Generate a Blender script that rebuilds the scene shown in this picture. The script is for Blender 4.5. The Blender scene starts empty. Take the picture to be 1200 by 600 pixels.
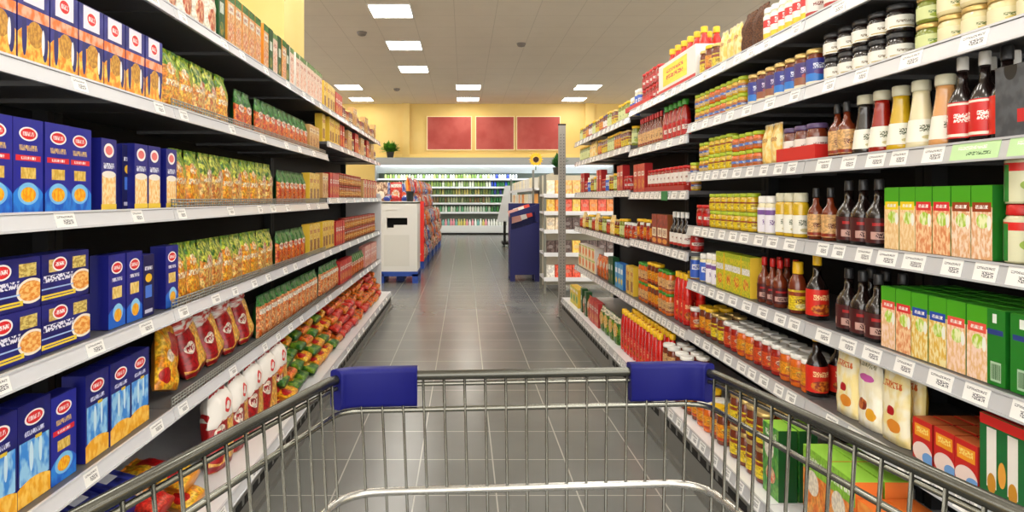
import bpy, math, random
from mathutils import Vector, Matrix
random.seed(7)
PI = math.pi
COL = bpy.context.scene.collection
F = 700.0            # focal length in pixels of the 1200 px wide frame
VX, VY, HC = 544.0, 232.0, 1.2

# ------------------------------------------------------------------ materials
def lin(c):
    r = []
    for v in c[:3]:
        v = v / 255.0
        r.append(v / 12.92 if v <= 0.04045 else ((v + 0.055) / 1.055) ** 2.4)
    return (r[0], r[1], r[2], 1.0)

_mats = {}
def plain(name, rgb, rough=0.5, metal=0.0, coat=0.0, noise=None, emit=None):
    if name in _mats:
        return _mats[name]
    m = bpy.data.materials.new(name); m.use_nodes = True
    nt = m.node_tree; b = nt.nodes['Principled BSDF']
    b.inputs['Base Color'].default_value = lin(rgb)
    b.inputs['Roughness'].default_value = rough
    b.inputs['Metallic'].default_value = metal
    b.inputs['Coat Weight'].default_value = coat
    b.inputs['Coat Roughness'].default_value = 0.08
    if noise:
        rgb2, sc = noise
        tc = nt.nodes.new('ShaderNodeTexCoord')
        n = nt.nodes.new('ShaderNodeTexNoise'); n.inputs['Scale'].default_value = sc; n.inputs['Detail'].default_value = 3
        r = nt.nodes.new('ShaderNodeValToRGB')
        r.color_ramp.elements[0].position = 0.4; r.color_ramp.elements[0].color = lin(rgb)
        r.color_ramp.elements[1].position = 0.6; r.color_ramp.elements[1].color = lin(rgb2)
        nt.links.new(tc.outputs['Object'], n.inputs['Vector']); nt.links.new(n.outputs['Fac'], r.inputs['Fac'])
        nt.links.new(r.outputs['Color'], b.inputs['Base Color'])
    if emit:
        b.inputs['Emission Color'].default_value = lin(emit[0]); b.inputs['Emission Strength'].default_value = emit[1]
    _mats[name] = m
    return m

def art(name, base, shapes, rough=0.38, coat=0.0, rep=1, mot=0.0):
    """A printed surface: BASE colour (or two colours and a scale) with SHAPES printed over it in UV space."""
    if name in _mats:
        return _mats[name]
    m = bpy.data.materials.new(name); m.use_nodes = True
    nt = m.node_tree; N = nt.nodes; L = nt.links; b = N['Principled BSDF']
    b.inputs['Roughness'].default_value = rough; b.inputs['Coat Weight'].default_value = coat
    b.inputs['Coat Roughness'].default_value = 0.1
    uv = N.new('ShaderNodeUVMap')
    vec = uv.outputs['UV']
    if rep > 1:
        mp = N.new('ShaderNodeVectorMath'); mp.operation = 'MULTIPLY'; mp.inputs[1].default_value = (rep, 1, 1); L.new(vec, mp.inputs[0])
        fr = N.new('ShaderNodeVectorMath'); fr.operation = 'FRACTION'; L.new(mp.outputs[0], fr.inputs[0]); vec = fr.outputs[0]
    sp = N.new('ShaderNodeSeparateXYZ'); L.new(vec, sp.inputs[0])
    def noisecol(c1, c2, scale, sx=1.0):
        v = vec
        if sx != 1.0:
            q = N.new('ShaderNodeVectorMath'); q.operation = 'MULTIPLY'; q.inputs[1].default_value = (sx, 1, 1); L.new(vec, q.inputs[0]); v = q.outputs[0]
        oi = N.new('ShaderNodeObjectInfo'); ad = N.new('ShaderNodeVectorMath'); ad.operation = 'MULTIPLY_ADD'
        L.new(oi.outputs['Random'], ad.inputs[0]); ad.inputs[1].default_value = (7.3, 3.1, 0); L.new(v, ad.inputs[2]); v = ad.outputs[0]
        n = N.new('ShaderNodeTexNoise'); n.inputs['Scale'].default_value = scale; n.inputs['Detail'].default_value = 2; L.new(v, n.inputs['Vector'])
        r = N.new('ShaderNodeValToRGB'); e = r.color_ramp.elements
        e[0].position = 0.42; e[0].color = lin(c1); e[1].position = 0.58; e[1].color = lin(c2)
        L.new(n.outputs['Fac'], r.inputs['Fac'])
        return r.outputs['Color']
    def setcol(sock, c):
        if len(c) == 3 and not isinstance(c[0], tuple):
            sock.default_value = lin(c)
        else:
            L.new(noisecol(c[0], c[1], c[2], c[3] if len(c) > 3 else 1.0), sock)
    cur = None
    def band(sock, c, hw):
        q = N.new('ShaderNodeMath'); q.operation = 'COMPARE'; L.new(sock, q.inputs[0]); q.inputs[1].default_value = c; q.inputs[2].default_value = hw
        return q.outputs[0]
    def mul(a, c):
        q = N.new('ShaderNodeMath'); q.operation = 'MULTIPLY'; L.new(a, q.inputs[0]); L.new(c, q.inputs[1]); return q.outputs[0]
    first = N.new('ShaderNodeMix'); first.data_type = 'RGBA'; first.inputs[0].default_value = 0.0
    setcol(first.inputs[6], base); cur = first.outputs[2]
    for s in shapes:
        k, cx, cy, w, h, c = s[:6]
        if k in ('r', 't'):
            mask = mul(band(sp.outputs[0], cx, w / 2), band(sp.outputs[1], cy, h / 2))
            if k == 't':      # a line of small lettering
                q = N.new('ShaderNodeVectorMath'); q.operation = 'MULTIPLY'; q.inputs[1].default_value = ((s[6] if len(s) > 6 else 26) * 1.9, 0.02 if k == 't' and len(s) > 7 else 16, 1); L.new(vec, q.inputs[0])
                n = N.new('ShaderNodeTexNoise'); n.inputs['Scale'].default_value = 1.0; n.inputs['Detail'].default_value = 1; L.new(q.outputs[0], n.inputs['Vector'])
                g = N.new('ShaderNodeMath'); g.operation = 'GREATER_THAN'; L.new(n.outputs['Fac'], g.inputs[0]); g.inputs[1].default_value = 0.48
                mask = mul(mask, g.outputs[0])
        else:
            a = N.new('ShaderNodeVectorMath'); a.operation = 'SUBTRACT'; L.new(vec, a.inputs[0]); a.inputs[1].default_value = (cx, cy, 0)
            a2 = N.new('ShaderNodeVectorMath'); a2.operation = 'MULTIPLY'; L.new(a.outputs[0], a2.inputs[0]); a2.inputs[1].default_value = (2 / w, 2 / h, 0)
            a3 = N.new('ShaderNodeVectorMath'); a3.operation = 'LENGTH'; L.new(a2.outputs[0], a3.inputs[0])
            g = N.new('ShaderNodeMath'); g.operation = 'LESS_THAN'; L.new(a3.outputs['Value'], g.inputs[0]); g.inputs[1].default_value = 1.0
            mask = g.outputs[0]
        mx = N.new('ShaderNodeMix'); mx.data_type = 'RGBA'
        L.new(mask, mx.inputs[0]); L.new(cur, mx.inputs[6]); setcol(mx.inputs[7], c); cur = mx.outputs[2]
    if mot:      # fine dark detail of a printed food photograph
        mm = N.new('ShaderNodeMix'); mm.data_type = 'RGBA'; mm.blend_type = 'MULTIPLY'; mm.inputs[0].default_value = mot
        L.new(cur, mm.inputs[6]); L.new(noisecol((255, 250, 240), (92, 52, 30), 17 if rep == 1 else 9), mm.inputs[7]); cur = mm.outputs[2]
    L.new(cur, b.inputs['Base Color'])
    _mats[name] = m
    return m

# ------------------------------------------------------------------ mesh builder
class MB:
    def __init__(s):
        s.v = []; s.f = []; s.m = []; s.uv = []; s.sm = []
    def quad(s, pts, mat=0, uv=((0, 0), (1, 0), (1, 1), (0, 1)), smooth=False):
        b = len(s.v); s.v.extend(pts); s.f.append(tuple(range(b, b + len(pts)))); s.m.append(mat)
        s.uv.append(list(uv)[:len(pts)] if len(uv) >= len(pts) else [(0.5, 0.5)] * len(pts)); s.sm.append(smooth)
    def face(s, idx, mat=0, uv=None, smooth=False):
        s.f.append(tuple(idx)); s.m.append(mat); s.uv.append(uv or [(0.5, 0.5)] * len(idx)); s.sm.append(smooth)
    def box(s, x0, x1, y0, y1, z0, z1, mat=0, front=None, top=None):
        a = mat; fm = mat if front is None else front; tm = mat if top is None else top
        s.quad([(x0, y0, z0), (x1, y0, z0), (x1, y0, z1), (x0, y0, z1)], fm)
        s.quad([(x1, y1, z0), (x0, y1, z0), (x0, y1, z1), (x1, y1, z1)], a)
        s.quad([(x0, y1, z0), (x0, y0, z0), (x0, y0, z1), (x0, y1, z1)], a)
        s.quad([(x1, y0, z0), (x1, y1, z0), (x1, y1, z1), (x1, y0, z1)], a)
        s.quad([(x0, y0, z1), (x1, y0, z1), (x1, y1, z1), (x0, y1, z1)], tm)
        s.quad([(x0, y1, z0), (x1, y1, z0), (x1, y0, z0), (x0, y0, z0)], a)
        return s
    def prism(s, poly, y0, y1, mat=0, axis='y', smooth=False):
        """extrude a polygon; axis 'y': poly in (x,z); axis 'x': poly in (y,z); axis 'z': poly in (x,y)"""
        def P(p, t):
            return (p[0], t, p[1]) if axis == 'y' else ((t, p[0], p[1]) if axis == 'x' else (p[0], p[1], t))
        n = len(poly); b = len(s.v)
        s.v.extend([P(p, y0) for p in poly] + [P(p, y1) for p in poly])
        for i in range(n):
            j = (i + 1) % n
            s.face((b + i, b + j, b + n + j, b + n + i), mat, [(0, 0), (1, 0), (1, 1), (0, 1)], smooth)
        s.face([b + i for i in reversed(range(n))], mat); s.face([b + n + i for i in range(n)], mat)
        return s
    def lathe(s, prof, seg=14, mat=0, sq=None, cx=0, cy=0, caps=True):
        """prof: (r, z, matidx optional, v optional). u runs twice around, seam at the back."""
        b = len(s.v); n = len(prof)
        z0, z1 = prof[0][1], prof[-1][1]
        for p in prof:
            for k in range(seg):
                a = PI / 2 + 2 * PI * k / seg
                ca, sa = math.cos(a), math.sin(a)
                rx = ry = p[0]
                if sq:
                    e, fy = sq
                    q = (abs(ca) ** e + abs(sa) ** e) ** (-1 / e); rx = p[0] * q; ry = p[0] * q * fy
                s.v.append((cx + rx * ca, cy + ry * sa, p[1]))
        for i in range(n - 1):
            mt = prof[i][2] if len(prof[i]) > 2 else mat
            va = (prof[i][1] - z0) / max(1e-6, z1 - z0); vb = (prof[i + 1][1] - z0) / max(1e-6, z1 - z0)
            for k in range(seg):
                k2 = (k + 1) % seg
                s.face((b + i * seg + k, b + i * seg + k2, b + (i + 1) * seg + k2, b + (i + 1) * seg + k), mt,
                       [(k / seg, va), ((k + 1) / seg, va), ((k + 1) / seg, vb), (k / seg, vb)], True)
        if caps:
            m0 = prof[0][2] if len(prof[0]) > 2 else mat
            m1 = prof[-2][2] if len(prof[-2]) > 2 else mat
            s.face([b + k for k in reversed(range(seg))], m0); s.face([b + (n - 1) * seg + k for k in range(seg)], m1)
        return s
    def tube(s, pts, r, seg=6, mat=0, closed=False):
        pts = [Vector(p) for p in pts]; n = len(pts); b = len(s.v); up = None
        for i, p in enumerate(pts):
            if closed:
                t = (pts[(i + 1) % n] - pts[i - 1]).normalized()
            else:
                t = (pts[min(i + 1, n - 1)] - pts[max(i - 1, 0)]).normalized()
            if up is None:
                up = t.orthogonal().normalized()
            else:
                up = (up - t * up.dot(t)); up = up.normalized() if up.length > 1e-6 else t.orthogonal().normalized()
            w = t.cross(up)
            for k in range(seg):
                a = 2 * PI * k / seg
                s.v.append(tuple(p + (up * math.cos(a) + w * math.sin(a)) * r))
        for i in range(n if closed else n - 1):
            j = (i + 1) % n
            for k in range(seg):
                k2 = (k + 1) % seg
                s.face((b + i * seg + k, b + i * seg + k2, b + j * seg + k2, b + j * seg + k), mat, None, True)
        if not closed:
            s.face([b + k for k in reversed(range(seg))], mat); s.face([b + (n - 1) * seg + k for k in range(seg)], mat)
        return s
    def pillow(s, w, d, h, nu=8, nv=9, mat=0, back=1, z0=0.0, topflat=0.06, rough=0.0, seed=1, botflat=0.0, narrow=0.0):
        rnd = random.Random(seed); b = len(s.v)
        for side in (0, 1):
            for j in range(nv + 1):
                v = j / nv
                for i in range(nu + 1):
                    u = i / nu
                    e = max(0.0, 1 - (2 * u - 1) ** 4) ** 0.5
                    if botflat:
                        pv = min(1.0, v / botflat) ** 0.5
                    else:
                        pv = min(1.0, 0.75 + v * 2.5)
                    vt = (v - (1 - topflat)) / topflat if v > 1 - topflat else 0
                    tp = 1.0 if v < 0.55 else max(0.0, 1 - ((v - 0.55) / (0.45 - topflat)) ** 2.2) if v < 1 - topflat else 0.0
                    t = d / 2 * e * pv * max(tp, 0.04) + (rnd.uniform(-1, 1) * rough * e)
                    nw = 1 - narrow * max(0, (v - 0.5) * 2) ** 1.5
                    ww = w * (0.97 + 0.03 * math.cos(v * 9)) * nw
                    y = -t if side == 0 else t
                    s.v.append(((u - 0.5) * ww, y, z0 + v * h))
        st = (nu + 1) * (nv + 1)
        for side in (0, 1):
            for j in range(nv):
                for i in range(nu):
                    a = b + side * st + j * (nu + 1) + i
                    q = (a, a + 1, a + nu + 2, a + nu + 1)
                    uv = [(i / nu, j / nv), ((i + 1) / nu, j / nv), ((i + 1) / nu, (j + 1) / nv), (i / nu, (j + 1) / nv)]
                    if side:
                        q = q[::-1]; uv = uv[::-1]
                    s.face(q, mat if side == 0 else back, uv, True)
        for j in range(nv):
            for i in (0, nu):
                a = b + j * (nu + 1) + i; c = a + nu + 1
                s.face((c, a, a + st, c + st) if i == 0 else (a, c, c + st, a + st), back, None, True)
        for i in range(nu):
            a = b + i; s.face((a + 1, a, a + st, a + 1 + st), back, None, True)
            a = b + nv * (nu + 1) + i; s.face((a, a + 1, a + 1 + st, a + st), back, None, True)
        return s
    def mesh(s, name, mats):
        me = bpy.data.meshes.new(name)
        me.from_pydata(s.v, [], s.f)
        for m in mats:
            me.materials.append(m)
        me.polygons.foreach_set('material_index', s.m)
        me.polygons.foreach_set('use_smooth', s.sm)
        ul = me.uv_layers.new(name='UVMap')
        flat = [c for fu in s.uv for q in fu for c in q]
        ul.data.foreach_set('uv', flat)
        me.update()
        return me

def obj(name, mb, mats, parent=None, loc=None):
    if not isinstance(mats, (list, tuple)):
        mats = [mats]
    o = bpy.data.objects.new(name, mb.mesh(name, mats)); COL.objects.link(o)
    if parent is not None:
        o.parent = parent
    if loc is not None:
        o.location = loc
    return o

def tag(o, label, cat, group=None):
    o['label'] = label; o['category'] = cat
    if group:
        o['group'] = group
    return o

def empty(name, loc=(0, 0, 0), rz=0.0):
    o = bpy.data.objects.new(name, None); o.empty_display_size = 0.1; COL.objects.link(o)
    o.location = loc; o.rotation_euler = (0, 0, rz)
    return o

def struct(name, mb, mats, loc=None):
    o = obj(name, mb, mats, None, loc); o['kind'] = 'structure'
    return o

def copy_tree(o, parent=None):
    c = o.copy(); COL.objects.link(c)
    if parent is not None:
        c.parent = parent
    for ch in list(kids[o.name]) if o.name in kids else []:
        g = copy_tree(ch, c)
    return c
kids = {}

_ones = 'zeroth first second third fourth fifth sixth seventh eighth ninth tenth eleventh twelfth thirteenth fourteenth fifteenth sixteenth seventeenth eighteenth nineteenth'.split()
_tens = ['', '', 'twenty', 'thirty', 'forty', 'fifty', 'sixty', 'seventy', 'eighty', 'ninety']
_tth = ['', '', 'twentieth', 'thirtieth', 'fortieth', 'fiftieth', 'sixtieth', 'seventieth', 'eightieth', 'ninetieth']
def ordw(n):
    if n < 20: return _ones[n]
    if n >= 100: return 'hundred-and-' + ordw(n - 100) if n > 100 else 'hundredth'
    return _tth[n // 10] if n % 10 == 0 else _tens[n // 10] + '-' + _ones[n % 10]

# ------------------------------------------------------------------ common materials
WHITE_METAL = plain('white_shelf_paint', (226, 227, 230), 0.35)
RAIL_GREY = plain('price_rail_grey', (190, 192, 196), 0.3, coat=0.3)
RAIL_WHITE = plain('price_rail_white', (214, 216, 222), 0.25, coat=0.4)
BOARD = plain('shelf_board_grey', (92, 92, 94), 0.45)
BACKP = plain('back_panel_black', (16, 16, 18), 0.75)
KICK = plain('kick_plate_grey', (120, 120, 116), 0.4, 0.3)
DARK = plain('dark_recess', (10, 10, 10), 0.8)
RISER = plain('wire_riser_grey', (150, 152, 146), 0.35, 0.5)
TAGW = art('price_tag_white', (240, 240, 238), [('t', .5, .72, .8, .14, (120, 120, 125), 14), ('t', .62, .36, .5, .34, (105, 105, 112), 9)], 0.3)
TAGR = art('price_tag_red_band', (242, 242, 240), [('r', .5, .86, 1, .24, (205, 30, 38)), ('t', .5, .4, .7, .3, (110, 110, 115), 9)], 0.3)
TAGG = art('price_tag_green', (190, 226, 170), [('t', .45, .7, .6, .2, (240, 250, 235), 10), ('t', .6, .35, .5, .2, (60, 110, 60), 12)], 0.3)
STEEL = plain('cart_wire_steel', (128, 128, 120), 0.24, 0.95)
STEELD = plain('cart_rim_steel', (92, 92, 86), 0.26, 0.9)
BLUEP = plain('blue_bumper_plastic', (8, 12, 94), 0.5)
BLUEP.node_tree.nodes['Principled BSDF'].inputs['Specular IOR Level'].default_value = .25

# ------------------------------------------------------------------ product prototypes
KIND = {}
def reg(key, name, cat, desc, w, h, root, plural=None):
    """remember a finished prototype (moved out when first used)"""
    kids_list = [c for c in root.children]
    kids[root.name] = kids_list
    for c in kids_list:
        kids.setdefault(c.name, [g for g in c.children])
    KIND[key] = dict(name=name, cat=cat, desc=desc, w=w, h=h, root=root, used=False)

def lazy(key, name, cat, desc, w, h, d, fn):
    KIND[key] = dict(name=name, cat=cat, desc=desc, w=w, h=h, d=d, fn=fn, root=None, used=False)

def carton(key, desc, w, h, d, front, side, top=None, name='food_carton', cat='carton'):
    def fn():
        m = MB(); c = 0.0012
        m.box(-w / 2, w / 2, 0, d, 0, h - 0.001, 1, 0, 2)
        fl = MB(); fl.box(-w / 2 + 0.003, w / 2 - 0.003, 0.002, d - 0.004, h - 0.001, h, 0)
        r = obj(name, m, [front, side, top or side])
        obj('top_flap', fl, [top or side], r)
        return r
    lazy(key, name, cat, desc, w, h, d, fn)

def pouch(key, desc, w, h, d, front, back, name='food_pouch', cat='pouch', rough=0.0025, narrow=0.0, topflat=0.07):
    def fn():
        m = MB().pillow(w, d, h, mat=0, back=1, rough=rough, seed=len(key) * 7 + int(h * 1000), narrow=narrow, topflat=topflat)
        for i, (x, y, z) in enumerate(m.v):
            m.v[i] = (x, y + d / 2 + rough, z)
        r = obj(name, m, [front, back])
        s = MB()
        n = 8
        zz = h * (1 - topflat * 0.6)
        for k in range(3):
            za = zz + k * h * topflat * 0.18
            s.box(-w / 2 * (1 - narrow) * 0.94, w / 2 * (1 - narrow) * 0.94, d / 2 + rough - 0.0026, d / 2 + rough + 0.0026, za, za + h * topflat * 0.08, 0)
        obj('top_seal', s, [back], r)
        return r
    lazy(key, name, cat, desc, w, h, d, fn)

def jar(key, desc, dia, h, content, label, lid, lidh=0.014, name='glass_jar', cat='jar', sq=None, lab=(0.16, 0.72), seg=14, neck=0.86):
    def fn():
        r = dia / 2; hb = h - lidh
        m = MB(); cy = r
        prof = [(r * .86, 0), (r * .97, 0.003), (r * .98, 0.01), (r * .98, hb * .8), (r * .93, hb * .9), (r * neck, hb * .96), (r * neck, hb)]
        m.lathe(prof, seg, 0, sq, 0, cy)
        o = obj(name, m, [content])
        l = MB().lathe([(r * 1.0, hb * lab[0]), (r * 1.0, hb * lab[1])], seg, 0, sq, 0, cy, caps=False)
        obj('paper_label', l, [label], o)
        c = MB().lathe([(r * neck * 1.07, hb - 0.001), (r * neck * 1.1, hb + 0.002), (r * neck * 1.1, h - 0.002), (r * neck * 1.02, h)], seg, 0, None, 0, cy)
        obj('lid', c, [lid], o)
        return o
    lazy(key, name, cat, desc, dia, h, dia, fn)

def bottle(key, desc, dia, h, content, label, cap, shape='sauce', name='sauce_bottle', cat='bottle', caph=0.03, lab=(.1, .55), sq=None, seg=14, neckmat=None):
    def fn():
        r = dia / 2; hb = h - caph; cy = r
        S = {'sauce': [(.9, 0), (1, .012), (1, .5), (.96, .58), (.7, .7), (.42, .78), (.36, .86), (.36, 1)],
             'cone': [(.92, 0), (1, .015), (.97, .12), (.8, .45), (.6, .78), (.54, .92), (.56, 1)],
             'ketchup': [(.8, 0), (.98, .02), (1, .1), (.93, .3), (1, .5), (1, .68), (.8, .86), (.55, .96), (.5, 1)],
             'long': [(.9, 0), (1, .012), (1, .62), (.9, .7), (.5, .8), (.38, .86), (.36, 1)],
             'tube': [(.97, 0), (1, .02), (1, .9), (.9, .96), (.8, 1)]}[shape]
        m = MB().lathe([(r * a * .985, hb * z) for a, z in S], seg, 0, sq, 0, cy)
        o = obj(name, m, [content])
        def rad(t):
            for (a0, t0), (a1, t1) in zip(S, S[1:]):
                if t0 <= t <= t1:
                    return a0 + (a1 - a0) * (t - t0) / max(1e-6, t1 - t0)
            return 1
        ts = [lab[0] + (lab[1] - lab[0]) * i / 4 for i in range(5)]
        l = MB().lathe([(r * rad(t) + 0.0006, hb * t) for t in ts], seg, 0, sq, 0, cy, caps=False)
        obj('paper_label', l, [label], o)
        rc = r * S[-1][0] * 1.12
        c = MB().lathe([(rc * .98, hb - .001), (rc, hb + .002), (rc * .97, h - .003), (rc * .86, h)], seg, 0, None, 0, cy)
        obj('cap', c, [cap], o)
        return o
    lazy(key, name, cat, desc, dia, h, dia, fn)

def proto(key):
    K = KIND[key]
    if K['root'] is None:
        r = K['fn'](); K['root'] = r
        kids[r.name] = list(r.children)
        for c in r.children:
            kids[c.name] = list(c.children)
        K['used'] = False
    return K

_cnt = {}
def put(key, x, y, z, rz=0.0, rx=0.0, ry=0.0, where='', scale=1.0, group=None, label=None, tier=''):
    K = proto(key)
    if not K['used']:
        o = K['root']; K['used'] = True
    else:
        o = copy_tree(K['root'])
    o.location = (x, y, z)
    m = Matrix.Rotation(rz, 3, 'Z') @ Matrix.Rotation(rx, 3, 'X') @ Matrix.Rotation(ry, 3, 'Y')
    o.rotation_euler = m.to_euler()
    o.scale = (scale, scale, scale)
    k = (K['desc'], where, tier); _cnt[k] = _cnt.get(k, 0) + 1
    o['category'] = K['cat']
    o['label'] = label or f"{K['desc']}, {ordw(_cnt[k])} nearest, {tier}{where}"
    o['group'] = group or f"{K['desc']} on the {where}"
    return o

# --- shelf geometry
LJ = [0.9, 1.9, 4.05, 6.57]
RJ = [0.9, 1.9, 2.9, 3.92, 5.86]
LX, LBX, RX, RBX = 0.92, 0.80, 1.08, 0.95
LH = {1: [1.81] * 3, 2: [1.49, 1.49, 1.585], 3: [1.167, 1.167, 1.2], 4: [.844] * 3, 5: [.53] * 3, 6: [.173] * 3}
RH = {1: [1.77, 1.77, 1.77, 1.735], 2: [1.555, 1.555, 1.51, 1.545], 3: [1.32, 1.32, 1.235, 1.25], 4: [1.066, 1.066, .935, .92],
      5: [.806, .806, None, None], 6: [.56, .56, .55, .55], 7: [.225] * 4}
SH_L = {1: 'left top shelf', 2: 'left second shelf', 3: 'left third shelf', 4: 'left fourth shelf', 5: 'left fifth shelf', 6: 'left base shelf'}
SH_R = {1: 'right top shelf', 2: 'right second shelf', 3: 'right third shelf', 4: 'right fourth shelf', 5: 'right fifth shelf', 6: 'right sixth shelf', 7: 'right base shelf'}

def zat(side, lvl, y):
    J, H = (LJ, LH) if side == 'L' else (RJ, RH)
    for i in range(len(J) - 1):
        if y < J[i + 1] or i == len(J) - 2:
            return H[lvl][i] if H[lvl][i] is not None else H[lvl][i - 1]

def row(side, lvl, p0, p1, keys, depth=1, tiers=1, run=1, lean=0.0, jit=0.004, setback=0.03, gap=0.004, tray=None, rzj=0.02, roll=0.0):
    """a row of goods between two image columns of the shelf front, nearest first"""
    if isinstance(keys, str):
        keys = [keys]
    base = (side == 'L' and lvl == 6) or (side == 'R' and lvl == 7)
    Xf = ((LBX if base else LX) if side == 'L' else (RBX if base else RX)) + setback
    ys = sorted([Xf * F / abs(VX - p0), Xf * F / abs(VX - p1)])
    where = (SH_L if side == 'L' else SH_R)[lvl]
    w0 = proto(keys[0])['w'] + gap
    if ys[1] - ys[0] < w0 * .65:
        c0 = sum(ys) / 2; ys = [c0 - w0 / 2, c0 + w0 / 2]
    y = ys[0]; i = 0
    while True:
        key = keys[(i // run) % len(keys)]; K = proto(key)
        w = K['w'] + gap
        if y + w > ys[1] + w * 0.35:
            break
        for jj in (LJ if side == 'L' else RJ)[1:-1]:
            if y < jj < y + w:
                y = jj + .005
        yc = y + w / 2
        z = zat(side, lvl, yc) + 0.0015
        for t in range(tiers):
            for d in range(depth):
                dx = Xf + d * (K['d'] + 0.006) + random.uniform(0, jit)
                dp = ('' if d == 0 else ordw(d + 1) + ' row, ') + ('' if t == 0 else 'upper, ')
                x = -dx if side == 'L' else dx
                rz = (PI / 2 if side == 'L' else -PI / 2) + random.uniform(-rzj, rzj)
                if lean:
                    le = lean * random.uniform(.7, 1.2); ro = roll * random.uniform(.8, 1.2)
                    put(key, x, yc, z + K['d'] * math.sin(le) + abs(math.sin(ro)) * K['w'] * .46, rz, -le, ro, where, 1.0, None, None, dp)
                else:
                    put(key, x, yc, z + t * (K['h'] + .001), rz, 0, 0, where, 1.0, None, None, dp)
        y += w; i += 1
    if tray:
        m = MB(); L_ = y - ys[0]; D_ = depth * (KIND[keys[0]]['d'] + .006) + .01; H_ = tray[1]
        a = L_ / 2 + .004
        m.box(-a, a, -.004, -.001, 0, H_, 0); m.box(-a, a, D_, D_ + .003, 0, H_, 0); m.box(-a, -a + .003, -.001, D_, 0, H_, 0); m.box(a - .003, a, -.001, D_, 0, H_, 0)
        m.box(-a, a, -.001, D_, 0, .0012, 0)
        o = obj('display_tray', m, [tray[0]])
        o.location = ((-1 if side == 'L' else 1) * (Xf - .001), ys[0] + L_ / 2, zat(side, lvl, ys[0] + L_ / 2) + 0.0002)
        o.rotation_euler = (0, 0, PI / 2 if side == 'L' else -PI / 2)
        tag(o, f"{tray[2]} on the {where}", 'tray')

# ------------------------------------------------------------------ artwork
NAVY = (26, 30, 112); NAVY2 = (20, 24, 90)
sideNavy = plain('navy_print', (24, 28, 116), 0.35)
OV = lambda cx, cy, w, h: [('e', cx, cy, w, h, (245, 240, 240)), ('e', cx, cy, w * .82, h * .78, (222, 38, 42)), ('t', cx, cy, w * .6, h * .3, (250, 240, 240), 30)]
a_k1 = art('pasta_window_print', (NAVY, (52, 54, 140), 3), [
    ('e', .5, .0, 1.5, .9, ((236, 140, 30), (250, 205, 90), 9)), ('e', .55, .36, .5, .3, ((176, 120, 40), (214, 160, 60), 16)),
    ('e', .2, .34, .16, .5, (32, 34, 110)), ('e', .86, .3, .2, .44, (30, 32, 105)), ('e', .8, .3, .1, .3, (240, 240, 245)),
    ('r', .5, .58, 1, .13, ((240, 120, 50), (250, 180, 150), 5)), ('r', .5, .84, .66, .3, (232, 226, 240))] + OV(.5, .84, .42, .2), .35)
a_k2 = art('spaghetti_print', ((26, 34, 150), (34, 40, 150), 3), [
    ('e', .5, .06, 1.2, .5, ((24, 90, 200), (40, 130, 225), 4)), ('e', .5, .2, .7, .24, (120, 190, 240)), ('e', .5, .19, .5, .16, ((240, 150, 20), (250, 190, 40), 14)),
    ('r', .5, .42, .5, .12, ((205, 165, 60), (230, 200, 110), 12)), ('r', .5, .58, .84, .06, (214, 36, 50)), ('t', .5, .58, .5, .03, (250, 230, 230), 40),
    ('t', .5, .69, .6, .06, (214, 180, 110), 22)] + OV(.5, .84, .62, .15), .35)
a_k3 = art('pasta_picture_print', (30, 36, 130), [
    ('r', .5, .26, .9, .5, ((244, 190, 110), (255, 230, 180), 12)), ('r', .5, .04, 1, .08, (240, 205, 70)), ('e', .5, .5, .9, .1, (240, 235, 225)),
    ('t', .5, .62, .7, .08, (225, 230, 245), 16), ('e', .5, .84, .66, .2, (244, 236, 236)), ('e', .5, .84, .46, .13, (236, 120, 120))], .35)
a_k4 = art('lasagne_print', ((22, 26, 102), (34, 38, 124), 2), [
    ('r', .24, .76, .2, .26, ((190, 160, 80), (220, 195, 120), 12)), ('r', .78, .76, .3, .26, ((176, 146, 70), (225, 205, 120), 16)),
    ('e', .84, .34, .5, .5, (245, 235, 220)), ('e', .84, .34, .42, .4, ((230, 140, 50), (250, 200, 120), 14)),
    ('r', .35, .13, .7, .1, (238, 208, 60)), ('r', .35, .13, .6, .02, (60, 60, 120)), ('t', .34, .5, .6, .14, (230, 230, 245), 14), ('r', .32, .3, .66, .03, (160, 190, 235))] + OV(.36, .78, .3, .3), .35)
a_k5 = art('penne_print', ((24, 30, 128), (30, 36, 140), 3), [
    ('e', .5, .04, 1.3, .5, (30, 100, 205)), ('e', .55, .2, .6, .24, (140, 200, 245)), ('e', .55, .16, .44, .18, ((240, 160, 20), (245, 190, 60), 12)),
    ('r', .5, .48, .56, .16, ((220, 180, 80), (240, 215, 140), 12)), ('t', .5, .66, .6, .05, (225, 225, 240), 20)] + OV(.5, .82, .66, .17), .35)
a_k6 = art('blue_window_print', ((20, 24, 104), (26, 30, 118), 3), [
    ('r', .5, .42, .9, .42, ((60, 140, 225), (150, 205, 245), 5)), ('e', .4, .46, .12, .3, (200, 230, 250)), ('e', .68, .5, .1, .28, (200, 230, 250)),
    ('e', .5, .0, 1.6, .48, ((240, 170, 30), (255, 205, 90), 7)), ('t', .5, .7, .6, .05, (200, 205, 240), 20), ('r', .62, .63, .2, .035, (220, 190, 50))] + OV(.5, .84, .6, .15), .35)
a_k5b = art('navy_yellow_print', (18, 20, 80), [('e', .5, .62, .6, .14, (240, 190, 40)), ('r', .5, .4, .6, .2, (70, 120, 220)), ('t', .5, .78, .7, .06, (225, 225, 240), 18), ('r', .5, .08, .7, .06, (190, 190, 215))], .35)
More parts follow.
